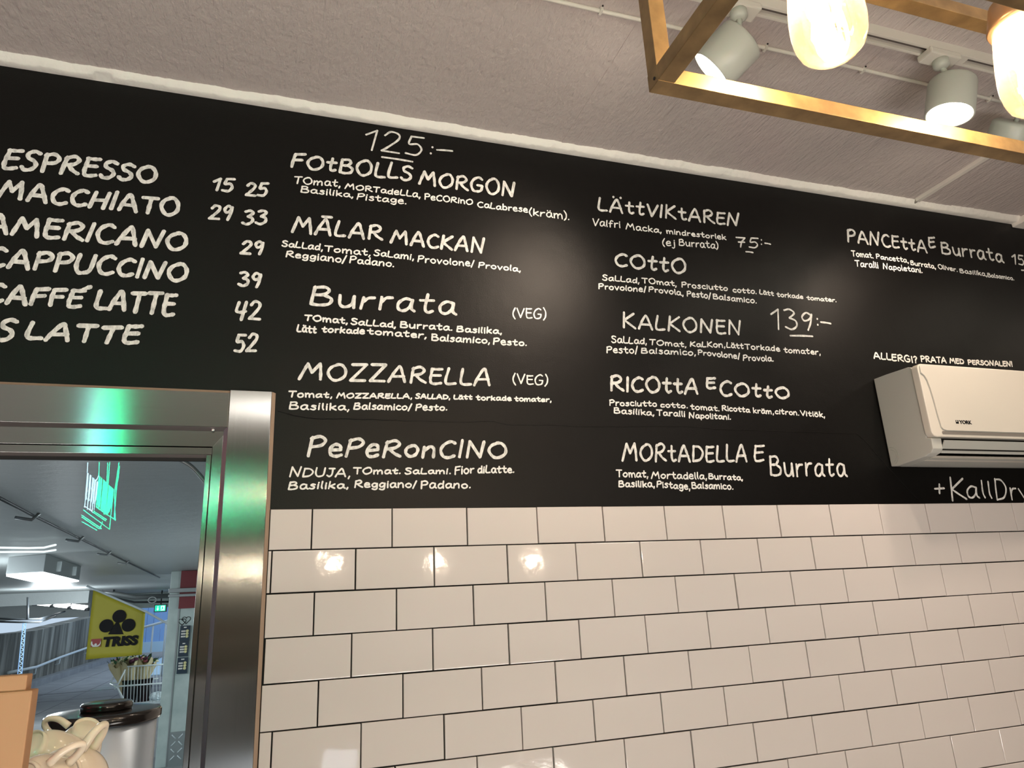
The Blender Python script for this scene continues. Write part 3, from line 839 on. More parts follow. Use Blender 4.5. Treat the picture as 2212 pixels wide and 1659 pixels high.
# ---------------------------------------------------------------- wall-mounted air conditioner
AX0, AX1 = 2.55, 3.38
ac = thing('air_conditioner', 'cream wall-mounted air conditioner over the black menu wall at right', 'air conditioner', ((AX0 + AX1) / 2, 0, 0.13))
side = [(-0.003, 0.440), (-0.060, 0.440), (-0.150, 0.437), (-0.163, 0.432), (-0.163, 0.192), (-0.181, 0.187), (-0.179, 0.152), (-0.168, 0.141), (-0.144, 0.134), (-0.03, 0.123), (-0.003, 0.126)]
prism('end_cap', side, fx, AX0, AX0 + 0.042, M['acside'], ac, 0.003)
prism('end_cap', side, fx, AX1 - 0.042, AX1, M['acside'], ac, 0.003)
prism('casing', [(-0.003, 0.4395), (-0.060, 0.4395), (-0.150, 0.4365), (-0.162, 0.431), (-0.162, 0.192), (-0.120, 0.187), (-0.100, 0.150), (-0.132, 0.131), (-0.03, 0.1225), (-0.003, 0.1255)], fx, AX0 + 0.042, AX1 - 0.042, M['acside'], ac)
box('vent_slot', (AX0 + 0.044, -0.170, 0.150), (AX1 - 0.044, -0.095, 0.189), M['dark'], ac)
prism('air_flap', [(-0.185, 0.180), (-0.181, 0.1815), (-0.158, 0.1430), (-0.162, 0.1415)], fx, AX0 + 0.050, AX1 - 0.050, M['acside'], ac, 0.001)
prism('lower_lip', [(-0.146, 0.136), (-0.140, 0.139), (-0.100, 0.131), (-0.100, 0.127)], fx, AX0 + 0.043, AX1 - 0.043, M['acwhite'], ac, 0.0006)
cover = prism('front_cover', rrect(AX0 - 0.004, 0.1895, AX1 + 0.004, 0.4375, 0.020, 7), lambda p, y: (p[0], y, p[1]), -0.1635, -0.190, M['acwhite'], ac, 0.0035)
cl = [(AX0 + 0.004, 0.4050), (AX0 + 0.016, 0.3960), (AX0 + 0.024, 0.380), (AX0 + 0.030, 0.350), (AX0 + 0.034, 0.310), (AX0 + 0.037, 0.260), (AX0 + 0.041, 0.222), (AX0 + 0.048, 0.214), (AX0 + 0.060, 0.211)]
cr = [(AX1 + AX0 - a, b) for a, b in cl[::-1]]
topc = [(AX1 + AX0 - AX0 - 0.004, 0.428), (AX1 - 0.012, 0.433), (AX0 + 0.012, 0.433), (AX0 + 0.004, 0.428)]
prism('groove', [(a - 0.0028 if a < 3 else a + 0.0028, b - 0.002) for a, b in cl] + [(a + 0.0028, b - 0.002) for a, b in cr] + topc[:], lambda p, y: (p[0], y, p[1]), -0.1895, -0.1906, M['acgrey'], cover)
prism('front_panel', cl + cr + topc, lambda p, y: (p[0], y, p[1]), -0.190, -0.1935, M['acwhite'], cover, 0.0010)
prism('silver_strip', rrect(AX0 + 0.040, 0.1985, AX1 - 0.040, 0.2085, 0.004, 4), lambda p, y: (p[0], y, p[1]), -0.1895, -0.1915, M['acsilver'], cover, 0.0005)
for rr in (0.022, 0.030):
    tube('knockout_ring', [(AX0 - 0.0002, -0.012 - rr * math.sin(a), 0.160 + rr * 1.0 * math.cos(a)) for a in [math.pi * k / 16 for k in range(0, 15)]], 0.0005, M['acgrey'], ac, 6)
lathe('screw', [(0, 0), (0.002, 0), (0.002, 0.0006), (0, 0.0006)], M['dark'], (AX0 + 0.004, -0.03, 0.4405), (0, 0, 1), ac, 10)


def text_mesh(name, body, size, mt, parent, mtx, bold=0.0, shear=0.0, ext=0.0004):
    cu = bpy.data.curves.new(name, 'FONT')
    cu.body = body
    cu.size = size
    cu.offset = bold
    cu.shear = shear
    cu.extrude = ext
    cu.resolution_u = 4
    tmp = bpy.data.objects.new('tmp', cu)
    COL.objects.link(tmp)
    bpy.context.view_layer.update()
    me = bpy.data.meshes.new_from_object(tmp.evaluated_get(bpy.context.evaluated_depsgraph_get()))
    bpy.data.objects.remove(tmp)
    me.transform(mtx)
    me.materials.clear()
    me.materials.append(mt)
    me.name = name
    return place(bpy.data.objects.new(name, me), parent)


WALLM = lambda x, y, z, sx=1.0: Matrix.Translation((x, y, z)) @ Matrix.Rotation(math.pi / 2, 4, 'X') @ Matrix.Diagonal((sx, 1, 1, 1))
text_mesh('lettering', 'YORK', 0.0165, M['ink'], ac, WALLM(2.6715, -0.1940, 0.2345, 1.16), 0.0006)
box('logo', (2.6555, -0.1942, 0.2345), (2.6675, -0.1934, 0.2460), M['ink'], ac)
box('logo_mark', (2.6575, -0.1946, 0.2405), (2.6625, -0.1941, 0.2445), M['acwhite'], ac)

# ---------------------------------------------------------------- foreground: counter, urn, cups, box
CT = -0.93
ct = thing('counter', 'dark counter under the window carrying the urn and the coffee machine', 'counter', (0.1, -0.7, FZ))
box('worktop', (-1.6, -1.60, CT - 0.04), (0.62, -0.17, CT), M['roomfloor'], ct, 0.003)
box('cabinet', (-1.58, -1.56, FZ), (0.60, -0.19, CT - 0.04), M['dark'], ct)
U = Vector((0.2953, -0.4500, -0.3912))
ur = thing('steel_urn', 'tall brushed steel urn with glossy black lid in front of the window', 'urn', (U.x, U.y, CT))
UR = 0.0845
hz = U.z - CT
lathe('body', [(0, 0.0), (UR - 0.006, 0.0), (UR - 0.004, 0.01), (UR - 0.004, hz - 0.012), (UR - 0.008, hz - 0.010), (0, hz - 0.010)], M['urnsteel'], (U.x, U.y, CT), (0, 0, 1), ur, 72)
lid = lathe('lid', [(0, -0.0145), (UR + 0.001, -0.0125), (UR + 0.0025, -0.009), (UR + 0.0025, 0.000), (UR, 0.0035), (UR - 0.004, 0.0042), (0.050, 0.0052), (0, 0.0055)], M['blacklid'], U, (0, 0, 1), ur, 80)
lathe('lid_knob', [(0.0, 0.0), (0.0375, 0.0), (0.039, 0.003), (0.039, 0.009), (0.0375, 0.012), (0.033, 0.0132), (0, 0.0135)], M['blacklid'], U + Vector((0.003, -0.002, 0.005)), (0, 0, 1), lid, 64)

mc = thing('coffee_machine', 'steel coffee machine top just below the stacked cups', 'coffee machine', (0.30, -1.12, CT))
MT = -0.475
box('body', (-0.02, -1.36, CT + 0.02), (0.52, -0.98, MT), M['steel_dull'], mc, 0.012)
for a in (0.06, 0.48):
    for b_y in (-1.32, -1.02):
        lathe('foot', [(0, 0), (0.018, 0), (0.016, 0.025), (0, 0.025)], M['rubber'], (a, b_y, CT), (0, 0, 1), mc, 16)


def cup(center, axis, hdir, label, R=0.047, H=0.062, hs=1.0):
    """axis points out of the cup's base (away from its mouth)"""
    t = thing('coffee_cup', label, 'cup', center, 'cream porcelain cups heaped on the coffee machine')
    c = Vector(center)
    a = Vector(axis).normalized()
    prof = [(0.0, 0.0), (R * 0.46, 0.0), (R * 0.50, 0.0025), (R * 0.50, 0.0), (R * 0.56, -0.002), (R * 0.58, 0.0045), (R * 0.60, 0.0055)]
    outer = []
    for k in range(1, 9):
        f = k / 8
        outer.append((R * (0.60 + 0.40 * math.sin(f * math.pi / 2)), 0.0055 + H * (1 - math.cos(f * math.pi / 2)) * 0.72 + f * H * 0.28))
    lip = [(R * 0.985, H + 0.0075), (R * 0.95, H + 0.006)]
    inner = [(r * 0.93, h + 0.002) for r, h in outer[::-1]] + [(0.0, 0.010)]
    pr = [(r, -h) for r, h in prof + outer + lip + inner]
    lathe('bowl', pr, M['porcelain'], c + a * (H * 0.5), a, t, 56)
    u = Vector(hdir)
    u = (u - a * u.dot(a)).normalized()
    o = c + a * (H * 0.5)
    q = H / 0.062
    pts = [o + u * (R * 0.80) - a * 0.014 * q, o + u * (R + 0.010 * hs) - a * 0.010 * q, o + u * (R + 0.024 * hs) - a * 0.017 * q, o + u * (R + 0.029 * hs) - a * 0.030 * q,
           o + u * (R + 0.020 * hs) - a * 0.043 * q, o + u * (R + 0.000) - a * 0.052 * q]
    sp = smooth_pts(pts, 5)
    n_ = len(sp)
    tube('handle', sp, [(0.0062 - 0.0016 * math.sin(math.pi * i / (n_ - 1))) * q * 1.1 for i in range(n_)], M['porcelain'], t, 12)
    return t


cup((0.3876, -1.1200, -0.3692), (-0.05, -1.0, 0.35), (0.60, 0.1, 1.0), 'large cream cup lying with its handle up at the right of the heap', 0.0305, 0.040, 0.62)
cup((0.3510, -1.0400, -0.3589), (-0.5, -0.7, 0.55), (-0.9, 0.0, 0.8), 'cream cup lying behind, base ring turned to the upper left', 0.026, 0.036, 0.6)
cup((0.3726, -0.9900, -0.3568), (0.3, -0.5, 0.8), (-1, 0.4, 0.1), 'cream cup at the back of the heap with only its rim showing', 0.022, 0.032, 0.7)
cup((0.3774, -1.1700, -0.3595), (-0.35, -0.9, 0.35), (0.9, 0.0, 0.62), 'front cream cup whose looped handle crosses the others', 0.023, 0.032, 0.62)
bx0 = (0.4011, -1.2850, -0.3026)[0]
bt = (0.3987, -1.3000, -0.2710)[2]
bx = thing('cardboard_box', 'slim brown kraft cardboard box standing at the lower left edge of the picture', 'box', (bx0 - 0.1, -1.25, MT))
box('carton', (bx0 - 0.24, -1.30, MT), (bx0, -1.285, bt - 0.010), M['kraft'], bx, 0.0012)
box('lid_flap', (bx0 - 0.235, -1.2985, bt - 0.012), (bx0 - 0.0045, -1.286, bt), M['kraft'], bx, 0.0010)

for xa, xb, lab in ((0.1, 2.9, 'long glass counter added around the fill light behind the viewer, right part'), (-2.4, -0.4, 'glass counter added around the fill light behind the viewer, left part')):  # unseen counters, added to house the fill lights
    dc = thing('fill_light_counter', lab, 'counter', ((xa + xb) / 2, -3.0, FZ), 'counters added around the fill lights behind the viewer')
    box('cabinet', (xa, -3.3, FZ), (xb, -2.80, -1.44), M['steel_dull'], dc, 0.004)
    box('glass_front', (xa, -2.812, -1.44), (xb, -2.806, -1.13), M['glass'], dc)
    box('top_shelf', (xa, -3.3, -1.13), (xb, -2.95, -1.115), M['glass'], dc)
    for k in range(5):
        box('tray', (xa + 0.05 + k * (xb - xa - 0.1) / 5, -3.25, -1.44), (xa + 0.02 + (k + 1) * (xb - xa - 0.1) / 5, -2.86, -1.42), M['porcelain'], dc, 0.003)

# ---------------------------------------------------------------- neon sign and screen behind the viewer
ns = thing('neon_sign', 'green and white neon tube sign hanging behind the viewer, mirrored in the window', 'neon sign', (-0.3706, -2.5730, 0.3963))


NEON = [
('neonw', [(-0.4543, -2.5641, 0.5339), (-0.4442, -2.5493, 0.3379)]),
('neonw', [(-0.4507, -2.5685, 0.5325), (-0.4436, -2.5567, 0.3831)]),
('neonw', [(-0.4427, -2.5776, 0.5239), (-0.4330, -2.5628, 0.3288)]),
('neonw', [(-0.4391, -2.5820, 0.5224), (-0.4326, -2.5702, 0.3768)]),
('neonw', [(-0.4309, -2.5911, 0.5124), (-0.4220, -2.5764, 0.3223)]),
('neonw', [(-0.4273, -2.5956, 0.5109), (-0.4217, -2.5838, 0.3725)]),
('neonw', [(-0.4221, -2.6010, 0.5030), (-0.4136, -2.5862, 0.3154)]),
('neonw', [(-0.4185, -2.6054, 0.5015), (-0.4135, -2.5936, 0.3676)]),
('neonw', [(-0.4123, -2.6121, 0.4938), (-0.4069, -2.5973, 0.3328)]),
('neonw', [(-0.4086, -2.6165, 0.4923), (-0.4063, -2.6047, 0.3813)]),
('neonw', [(-0.4481, -2.5567, 0.4249), (-0.4382, -2.5715, 0.4380)]),
('neonw', [(-0.4464, -2.5542, 0.3922), (-0.4243, -2.5813, 0.3796)]),
('neonw', [(-0.4472, -2.5468, 0.3483), (-0.4126, -2.5887, 0.3237)]),
('neonw', [(-0.4397, -2.5715, 0.4516), (-0.4195, -2.5961, 0.4416)]),
('neonw', [(-0.4158, -2.6084, 0.4987), (-0.4091, -2.6207, 0.5286)]),
('neonw', [(-0.4621, -2.5753, 0.5953), (-0.4576, -2.5728, 0.5367)]),
('neong', [(-0.4072, -2.6231, 0.5290), (-0.4001, -2.6084, 0.3504)]),
('neong', [(-0.4035, -2.6271, 0.5241), (-0.3962, -2.6145, 0.3594)]),
('neong', [(-0.3982, -2.6330, 0.5195), (-0.3913, -2.6182, 0.3407)]),
('neong', [(-0.3945, -2.6369, 0.5146), (-0.3874, -2.6244, 0.3496)]),
('neong', [(-0.3873, -2.6453, 0.5104), (-0.3806, -2.6305, 0.3313)]),
('neong', [(-0.3835, -2.6492, 0.5055), (-0.3766, -2.6367, 0.3402)]),
('neong', [(-0.3792, -2.6539, 0.5006), (-0.3729, -2.6391, 0.3240)]),
('neong', [(-0.3754, -2.6578, 0.4956), (-0.3689, -2.6453, 0.3329)]),
('neong', [(-0.3711, -2.6625, 0.4908), (-0.3647, -2.6478, 0.3113)]),
('neong', [(-0.3673, -2.6665, 0.4858), (-0.3606, -2.6539, 0.3202)]),
('neong', [(-0.3609, -2.6736, 0.4813), (-0.3555, -2.6588, 0.3098)]),
('neong', [(-0.3571, -2.6775, 0.4763), (-0.3514, -2.6650, 0.3187)]),
('neong', [(-0.3533, -2.6822, 0.4770), (-0.3495, -2.6674, 0.3189)]),
('neong', [(-0.3495, -2.6862, 0.4720), (-0.3453, -2.6736, 0.3279)]),
('neong', [(-0.3440, -2.6921, 0.4672), (-0.3443, -2.6773, 0.3477)]),
('neong', [(-0.3402, -2.6960, 0.4622), (-0.3401, -2.6834, 0.3568)]),
('neong', [(-0.4057, -2.6108, 0.4218), (-0.3752, -2.6453, 0.3935)]),
('neong', [(-0.4066, -2.6059, 0.3937), (-0.3565, -2.6674, 0.3881)]),
('neong', [(-0.4008, -2.6108, 0.3753), (-0.3602, -2.6601, 0.3650)]),
('neong', [(-0.3745, -2.6861, 0.6170), (-0.3685, -2.6774, 0.4875)]),
('neong', [(-0.3826, -2.6762, 0.6151), (-0.3741, -2.6713, 0.4922)]),
('neong', [(-0.3353, -2.7328, 0.6263), (-0.3364, -2.7094, 0.4359), (-0.3170, -2.7144, 0.2825)]),
('neong', [(-0.3320, -2.7465, 0.6084), (-0.3324, -2.7293, 0.4615), (-0.3251, -2.7182, 0.2941)]),
('neong', [(-0.4172, -2.6331, 0.6066), (-0.4112, -2.6307, 0.5303)]),
('neong', [(-0.4552, -2.5719, 0.3302), (-0.3403, -2.7048, 0.2350), (-0.3451, -2.7196, 0.4035)]),
('neong', [(-0.4552, -2.5545, 0.2987), (-0.3702, -2.6554, 0.2333)]),
('neong', [(-0.4563, -2.5645, 0.2893), (-0.3797, -2.6556, 0.2308), (-0.3726, -2.6704, 0.2757)]),
('neong', [(-0.4545, -2.5633, 0.2653), (-0.3907, -2.6408, 0.2242)]),
('neong', [(-0.4070, -2.5961, 0.3246), (-0.3520, -2.6601, 0.2852)]),
('neong', [(-0.4020, -2.6059, 0.3501), (-0.3156, -2.7044, 0.2869)]),
('neong', [(-0.4123, -2.6011, 0.3199), (-0.3571, -2.6651, 0.2777)]),
]

for kind_, pts in NEON:
    tube('neon_tube', pts, 0.0021, M[kind_], ns, 6)
rs = thing('neon_sign', 'red neon line on the left shop wall beyond the picture edge', 'neon sign', (-2.98, -1.5, 0.6))
tube('neon_tube', [(-2.97, -2.2, 0.75), (-2.97, -0.8, 0.75), (-2.97, -0.8, 0.45), (-2.97, -2.2, 0.45)], 0.012, M['neonr'], rs, 8, True)
sc = Vector((0.8713, -1.8630, -0.9434))
ds = thing('display_screen', 'small lit screen on the counter behind the viewer', 'screen', sc)
box('housing', sc + Vector((-0.11, -0.012, -0.09)), sc + Vector((0.11, -0.001, 0.09)), M['dark'], ds, 0.003)
box('panel', sc + Vector((-0.08, -0.002, -0.06)), sc + Vector((0.08, 0.001, 0.07)), M['screen'], ds)
tube('stand', [sc + Vector((0, -0.01, -0.09)), (sc.x, sc.y - 0.01, FZ)], 0.015, M['dark'], ds, 12)

# ---------------------------------------------------------------- the passage outside the window
PC, PF = 0.25, -1.94
tag(box('passage_ceiling', (-14, 0.22, PC), (9, 19.6, PC + 0.3), M['conc_c']), kind='structure')
tag(box('passage_floor', (-30, 0.22, PF - 0.2), (25, 90, PF), M['conc_f']), kind='structure')
tag(box('wall_right_passage', (3.2, 0.3, PF), (3.5, 19, PC), M['colpaint']), kind='structure')
# joints of the paving
jl = [((-5.3 + i * 0.9, 10.5, PF - 0.01), (-5.285 + i * 0.9, 40, PF + 0.002)) for i in range(7)] + [((-5.4, 18.6, PF - 0.01), (3, 18.72, PF + 0.003)), ((-5.4, 16.9, PF - 0.01), (3, 16.93, PF + 0.002))]
tag(boxes('paving_joint', jl, M['darkpipe']), kind='structure')
# ceiling beam and lintel at the open end
tag(box('passage_beam', (-14, 17.0, -0.24), (-3.3, 17.5, PC), M['conc_c']), kind='structure')
tag(box('passage_lintel', (-4.3, 18.6, -0.10), (3.2, 19.1, PC), M['colpaint']), kind='structure')
# long stained retaining wall and its pale plinth
top = [(-5.4000, 18.4850, -0.5461), (-5.4000, 21.3803, -0.5349), (-5.4000, 27.5778, -0.2780), (-5.4000, 38.6425, 0.3258)]
pts = [(p[1], p[2]) for p in top]
pts = [(9.0, -0.62)] + pts + [(pts[-1][0] + 3, pts[-1][1])]
poly = [(9.0, PF)] + pts + [(pts[-1][0], PF)]
wl = prism('retaining_wall', poly, lambda p, x: (x, p[0], p[1]), -5.4, -5.9, M['conc_w'])
tag(wl, kind='structure')
tag(box('wall_plinth', (-5.4, 9, PF), (-5.15, 60, PF + 0.16), M['conc_f']), kind='structure')
hr = thing('handrail', 'pale steel handrail fixed along the stained retaining wall', 'handrail', (-5.3, 20, -1.2))
hp = [(-5.2800, 19.0532, -1.4237), (-5.2800, 21.2765, -1.4588), (-5.2800, 23.6107, -1.3563), (-5.2800, 27.0206, -1.2505), (-5.2800, 28.8610, -1.1811)]
tube('rail', hp, 0.035, M['wire'], hr, 8)
for p in hp[1:4]:
    tube('bracket', [(p[0], p[1], p[2] - 0.03), (p[0], p[1], p[2] - 0.16), (-5.4, p[1], p[2] - 0.2)], 0.02, M['wire'], hr, 6)
# pale plank hoarding and bright ground beyond the open end
fc = thing('plank_hoarding', 'pale blue vertical plank hoarding in daylight beyond the passage', 'hoarding', (-3, 32, PF))
for i in range(24):
    xx = -5.0 + i * 0.26
    box('plank', (xx, 32 + (i % 2) * 0.03, -1.35), (xx + 0.25, 32.08 + (i % 2) * 0.03, 1.6 + 0.02 * (i % 3)), M['blueplank'], fc)
box('base_rail', (-5.1, 31.9, -1.75), (1.4, 32.2, -1.35), M['snow'], fc)
tag(box('outer_pavement', (-3.4, 22, PF), (6, 31.9, PF + 0.02), M['snow']), kind='structure')
gr_ = thing('guard_rail', 'white guard rail in daylight between flag and column', 'railing', (-2.5, 21.5, PF))
a_, b_ = Vector((-2.9357, 21.5000, -0.6338)), Vector((-2.2140, 21.5000, -0.4626))
tube('rail', [a_, b_], 0.035, M['wire'], gr_, 8)
for f in (0.05, 0.5, 0.95):
    q = a_.lerp(b_, f)
    tube('post', [q, (q.x, q.y, PF)], 0.025, M['wire'], gr_, 6)

# ceiling luminaire box
lt = thing('ceiling_luminaire', 'square white luminaire box glowing under the passage ceiling', 'lamp', (-2.6, 6, PC))
q4 = [Vector((-1.4553, 4.9022, 0.1000)), Vector((-1.1321, 4.6548, 0.1000)), Vector((-1.2671, 6.4201, 0.1000)), Vector((-1.6914, 7.0032, 0.1000))]
n_ = 4
vs = [q + Vector((0, 0, 0.012)) for q in q4] + [Vector((q.x, q.y, PC)) for q in q4]
fs = [(0, 1, 2, 3), (4, 5, 6, 7)] + [(i, (i + 1) % 4, 4 + (i + 1) % 4, 4 + i) for i in range(4)]
mesh('housing', vs, fs, M['greypipe'], lt, False, 0.006)
cc = sum(q4, Vector()) / 4
v2 = [cc + (q - cc) * 0.985 for q in q4]
mesh('diffuser', [v for v in v2] + [v + Vector((0, 0, 0.014)) for v in v2], fs, M['lumlight'], lt)
for f in (0.3, 0.75):
    q = q4[1].lerp(q4[2], f)
    box('clip', (q.x - 0.02, q.y - 0.03, 0.14), (q.x + 0.03, q.y + 0.0, 0.22), M['wire'], lt)
l2 = thing('strip_lamp', 'long row of fluorescent tubes under the far edge of the passage', 'lamp', (-4.5, 15, 0.1))
pa, pb = Vector((-4.6274, 14.5000, 0.2068)), Vector((-2.8272, 14.5000, -0.0748))
for i in range(6):
    a = pa.lerp(pb, i / 6 + 0.008)
    b = pa.lerp(pb, (i + 1) / 6 - 0.008)
    tube('tube_lamp', [a, b], 0.045, M['lumlight'], l2, 8)
    tube('tube_holder', [b + Vector((0.0, 0, -0.06)), b + Vector((0.0, 0, 0.0))], 0.05, M['darkpipe'], l2, 6)
box('housing', (pa.x, 14.45, 0.02), (pb.x, 14.75, PC - 0.003), M['conc_c'], l2)
# pipes
pp = thing('pipe_run', 'black twin pipe bending under the passage ceiling at left', 'pipe', (-4, 13, 0))
tube('pipe', [(-3.9503, 12.5000, -0.1705), (-3.4199, 12.5000, -0.2283), (-3.1186, 12.5000, -0.2374), (-3.2118, 14.0000, -0.1545), (-3.3313, 15.0000, -0.1204)], 0.016, M['darkpipe'], pp, 8)
tube('pipe', [(-3.9421, 12.5000, -0.2288), (-3.4142, 12.5000, -0.2726), (-3.1122, 12.5000, -0.2894), (-3.2438, 14.0000, -0.2023)], 0.016, M['darkpipe'], pp, 8)
tube('hanger', [(-3.2861, 12.5000, -0.2356), (-3.3315, 12.5000, 0.1225)], 0.02, M['darkpipe'], pp, 6)
cb = thing('ceiling_cable', 'dark cable clipped diagonally along the passage ceiling', 'cable', (-1.5, 3, PC))
e = [Vector((-0.4854, 1.1232, 0.2400)), Vector((-0.5486, 2.0761, 0.2400)), Vector((-0.6130, 3.2810, 0.2400)), Vector((-0.6838, 4.5339, 0.2400)), Vector((-0.7519, 5.7379, 0.2400)), Vector((-0.9499, 9.5350, 0.2400))]
tube('cable', e, 0.007, M['darkpipe'], cb, 8)
for p in e[1:5]:
    tube('cable_hook', [p + Vector((-0.07, 0.0, -0.010)), p + Vector((0.0, 0, -0.022)), p + Vector((0.03, 0, 0.01))], 0.008, M['greypipe'], cb, 6)
cbl = thing('tube_reflection', 'pair of white wavy glowing lines added as a neon reflection at the left edge', 'tube', (-2.5, 4, PC))  # glowing lines added outside in place of a neon reflection in the pane
for dy in (0, 13):
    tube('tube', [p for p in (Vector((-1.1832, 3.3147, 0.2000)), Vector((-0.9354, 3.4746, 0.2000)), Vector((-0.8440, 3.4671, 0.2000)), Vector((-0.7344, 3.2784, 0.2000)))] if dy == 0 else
         [p for p in (Vector((-1.3080, 3.7036, 0.2000)), Vector((-1.0157, 3.7757, 0.2000)), Vector((-0.9296, 3.8095, 0.2000)), Vector((-0.8289, 3.6748, 0.2000)))], 0.0065, emis('tube_reflection_glow', (0.85, 1, 1), 1.1), cbl, 8)
arc = thing('cable_loop', 'curved dark cable outside the upper right corner of the pane', 'cable', (0.2, 0.5, 0.18))
tube('cable', smooth_pts([(0.2808, 0.1000, 0.1536), (0.3216, 0.1000, 0.1359), (0.3472, 0.1000, 0.1168), (0.3810, 0.1000, 0.0783)], 6), 0.0055, M['greypipe'], arc, 8)

# pillar with panels, posters and checker plate
cx0 = (-0.6234, 8.0000, 0.1604)[0]
col_ = box('passage_pillar', (cx0, 8.000, PF), (cx0 + 1.25, 8.8, PC), M['colpaint'], None, 0.01)
tag(col_, kind='structure')
box('corner_strip', (cx0 + 0.115, 7.985, PF), (cx0 + 0.13, 8.000, PC), M['greypipe'], col_)
ra, rb = Vector((-0.5046, 7.9500, 0.1706)), Vector((-0.3001, 7.9500, -0.1977))
rr_ = thing('sign_panel', 'dark red sign panel high on the grey pillar', 'sign', (ra.x + 0.3, 7.950, rb.z))
box('panel', (ra.x, 7.940, rb.z), (ra.x + 0.75, 7.995, PC - 0.005), M['red'], rr_)
ba = (-0.6144, 7.8000, 0.0245)
bb_ = thing('shutter_bar', 'grey horizontal double rail across the red panel of the pillar', 'rail', (ba[0] + 0.5, 7.850, ba[2]))
box('rail', (ba[0], 7.800, ba[2] - 0.035), (ba[0] + 1.2, 7.940, ba[2] + 0.012), M['greypipe'], bb_, 0.004)
box('rail', (ba[0], 7.820, ba[2] - 0.085), (ba[0] + 1.2, 7.940, ba[2] - 0.055), M['greypipe'], bb_, 0.004)
posters = [((-0.4684, 7.9800, -0.3979), (-0.3571, 7.9800, -0.5792)), ((-0.4692, 7.9800, -0.5827), (-0.3597, 7.9800, -0.7468)), ((-0.4703, 7.9800, -0.7599), (-0.3553, 7.9800, -0.9387))]
for i, (a, b) in enumerate(posters):
    t = thing('price_poster', ('topmost', 'middle', 'lowest')[i] + ' of three small dark price posters stuck on the pillar', 'poster', ((a[0] + b[0]) / 2, 7.980, b[2]), 'dark price posters on the pillar')
    box('sheet', (a[0], 7.970, b[2]), (b[0], 7.999, a[2]), M['poster'], t)
    for k in range(3):
        zz = a[2] - (a[2] - b[2]) * (0.34 + 0.17 * k)
        lathe('price_dot', [(0, 0), (0.017, 0), (0.017, 0.003), (0, 0.003)], M['dotyellow'], (b[0] - 0.03, 7.969, zz), (0, -1, 0), t, 16)
        boxes('print_line', [((a[0] + 0.015 + q * 0.012, 7.967, zz - 0.010), (a[0] + 0.024 + q * 0.012, 7.970, zz + 0.008)) for q in range(4)], M['flagwhite'], t)
    box('print_heading', (a[0] + 0.04, 7.967, a[2] - 0.025), (b[0] - 0.04, 7.970, a[2] - 0.014), M['flagwhite'], t)
hh = Vector((-0.4359, 7.9700, -0.3410))
ht = thing('heart_sticker', 'pair of outlined hearts drawn above the price posters', 'sticker', hh)
for dx, dz, s in ((-0.02, -0.01, 0.042), (0.025, 0.01, 0.046)):
    hp_ = []
    for k in range(24):
        a = 2 * math.pi * k / 24
        hp_.append((hh.x + dx + s * (math.sin(a) ** 3), 7.990, hh.z + dz + s / 16 * (13 * math.cos(a) - 5 * math.cos(2 * a) - 2 * math.cos(3 * a) - math.cos(4 * a))))
    tube('heart_outline', hp_, 0.0035, M['ink'], ht, 5, True)
cp = Vector((-0.4955, 7.9900, -1.5709))
ck = thing('checker_plate', 'diamond-pattern metal kick plate at the foot of the pillar', 'kick plate', (cp.x + 0.3, 7.990, PF))
box('plate', (cp.x, 7.985, PF), (cx0 + 1.2, 7.999, cp.z), M['checker'], ck)
dl = []
for r_ in range(14):
    for c_ in range(9):
        X = cp.x + 0.05 + c_ * 0.075
        Z = cp.z - 0.05 - r_ * 0.075
        if Z < PF + 0.03: continue
        d = 1 if (r_ + c_) % 2 else -1
        dl.append([(X - 0.022, 7.984, Z - 0.022 * d), (X, 7.978, Z), (X + 0.022, 7.984, Z + 0.022 * d)])
tag(tubes('diamond_pattern', dl, 0.006, M['wire'], ck, 5), kind='stuff')
# green exit sign
ea, eb = Vector((-1.9230, 16.5000, -0.0513)), Vector((-1.6679, 16.5000, -0.2183))
ex = thing('exit_sign', 'small green lit exit sign under the lintel left of the pillar', 'exit sign', (ea.x, 16.5, eb.z))
box('housing', (ea.x, 16.5, eb.z), (eb.x, 16.6, ea.z), M['darkpipe'], ex)
w_, h_ = eb.x - ea.x, ea.z - eb.z
box('lit_face', (ea.x + 0.02, 16.49, eb.z + 0.02), (eb.x - 0.02, 16.5, ea.z - 0.02), M['exitg'], ex)
ox, oz = ea.x, eb.z
flatmesh('arrow', [(ox + w_ * .28, 16.485, oz + h_ * .78), (ox + w_ * .34, 16.485, oz + h_ * .78), (ox + w_ * .34, 16.485, oz + h_ * .45), (ox + w_ * .41, 16.485, oz + h_ * .45), (ox + w_ * .31, 16.485, oz + h_ * .18), (ox + w_ * .21, 16.485, oz + h_ * .45), (ox + w_ * .28, 16.485, oz + h_ * .45)], [tuple(range(7))], M['exitw'], ex)
boxes('door_figure', [((ox + w_ * .55, 16.484, oz + h_ * .2), (ox + w_ * .85, 16.487, oz + h_ * .8))], M['exitw'], ex)
tubes('running_figure', [[(ox + w_ * .66, 16.482, oz + h_ * .7), (ox + w_ * .68, 16.482, oz + h_ * .5), (ox + w_ * .60, 16.482, oz + h_ * .28)], [(ox + w_ * .68, 16.482, oz + h_ * .5), (ox + w_ * .76, 16.482, oz + h_ * .3)], [(ox + w_ * .62, 16.482, oz + h_ * .55), (ox + w_ * .75, 16.482, oz + h_ * .58)]], 0.010, M['exitg'], ex)
tube('hanger', [(ea.x + w_ / 2, 16.55, ea.z), (ea.x + w_ / 2, 16.55, PC)], 0.015, M['darkpipe'], ex, 6)
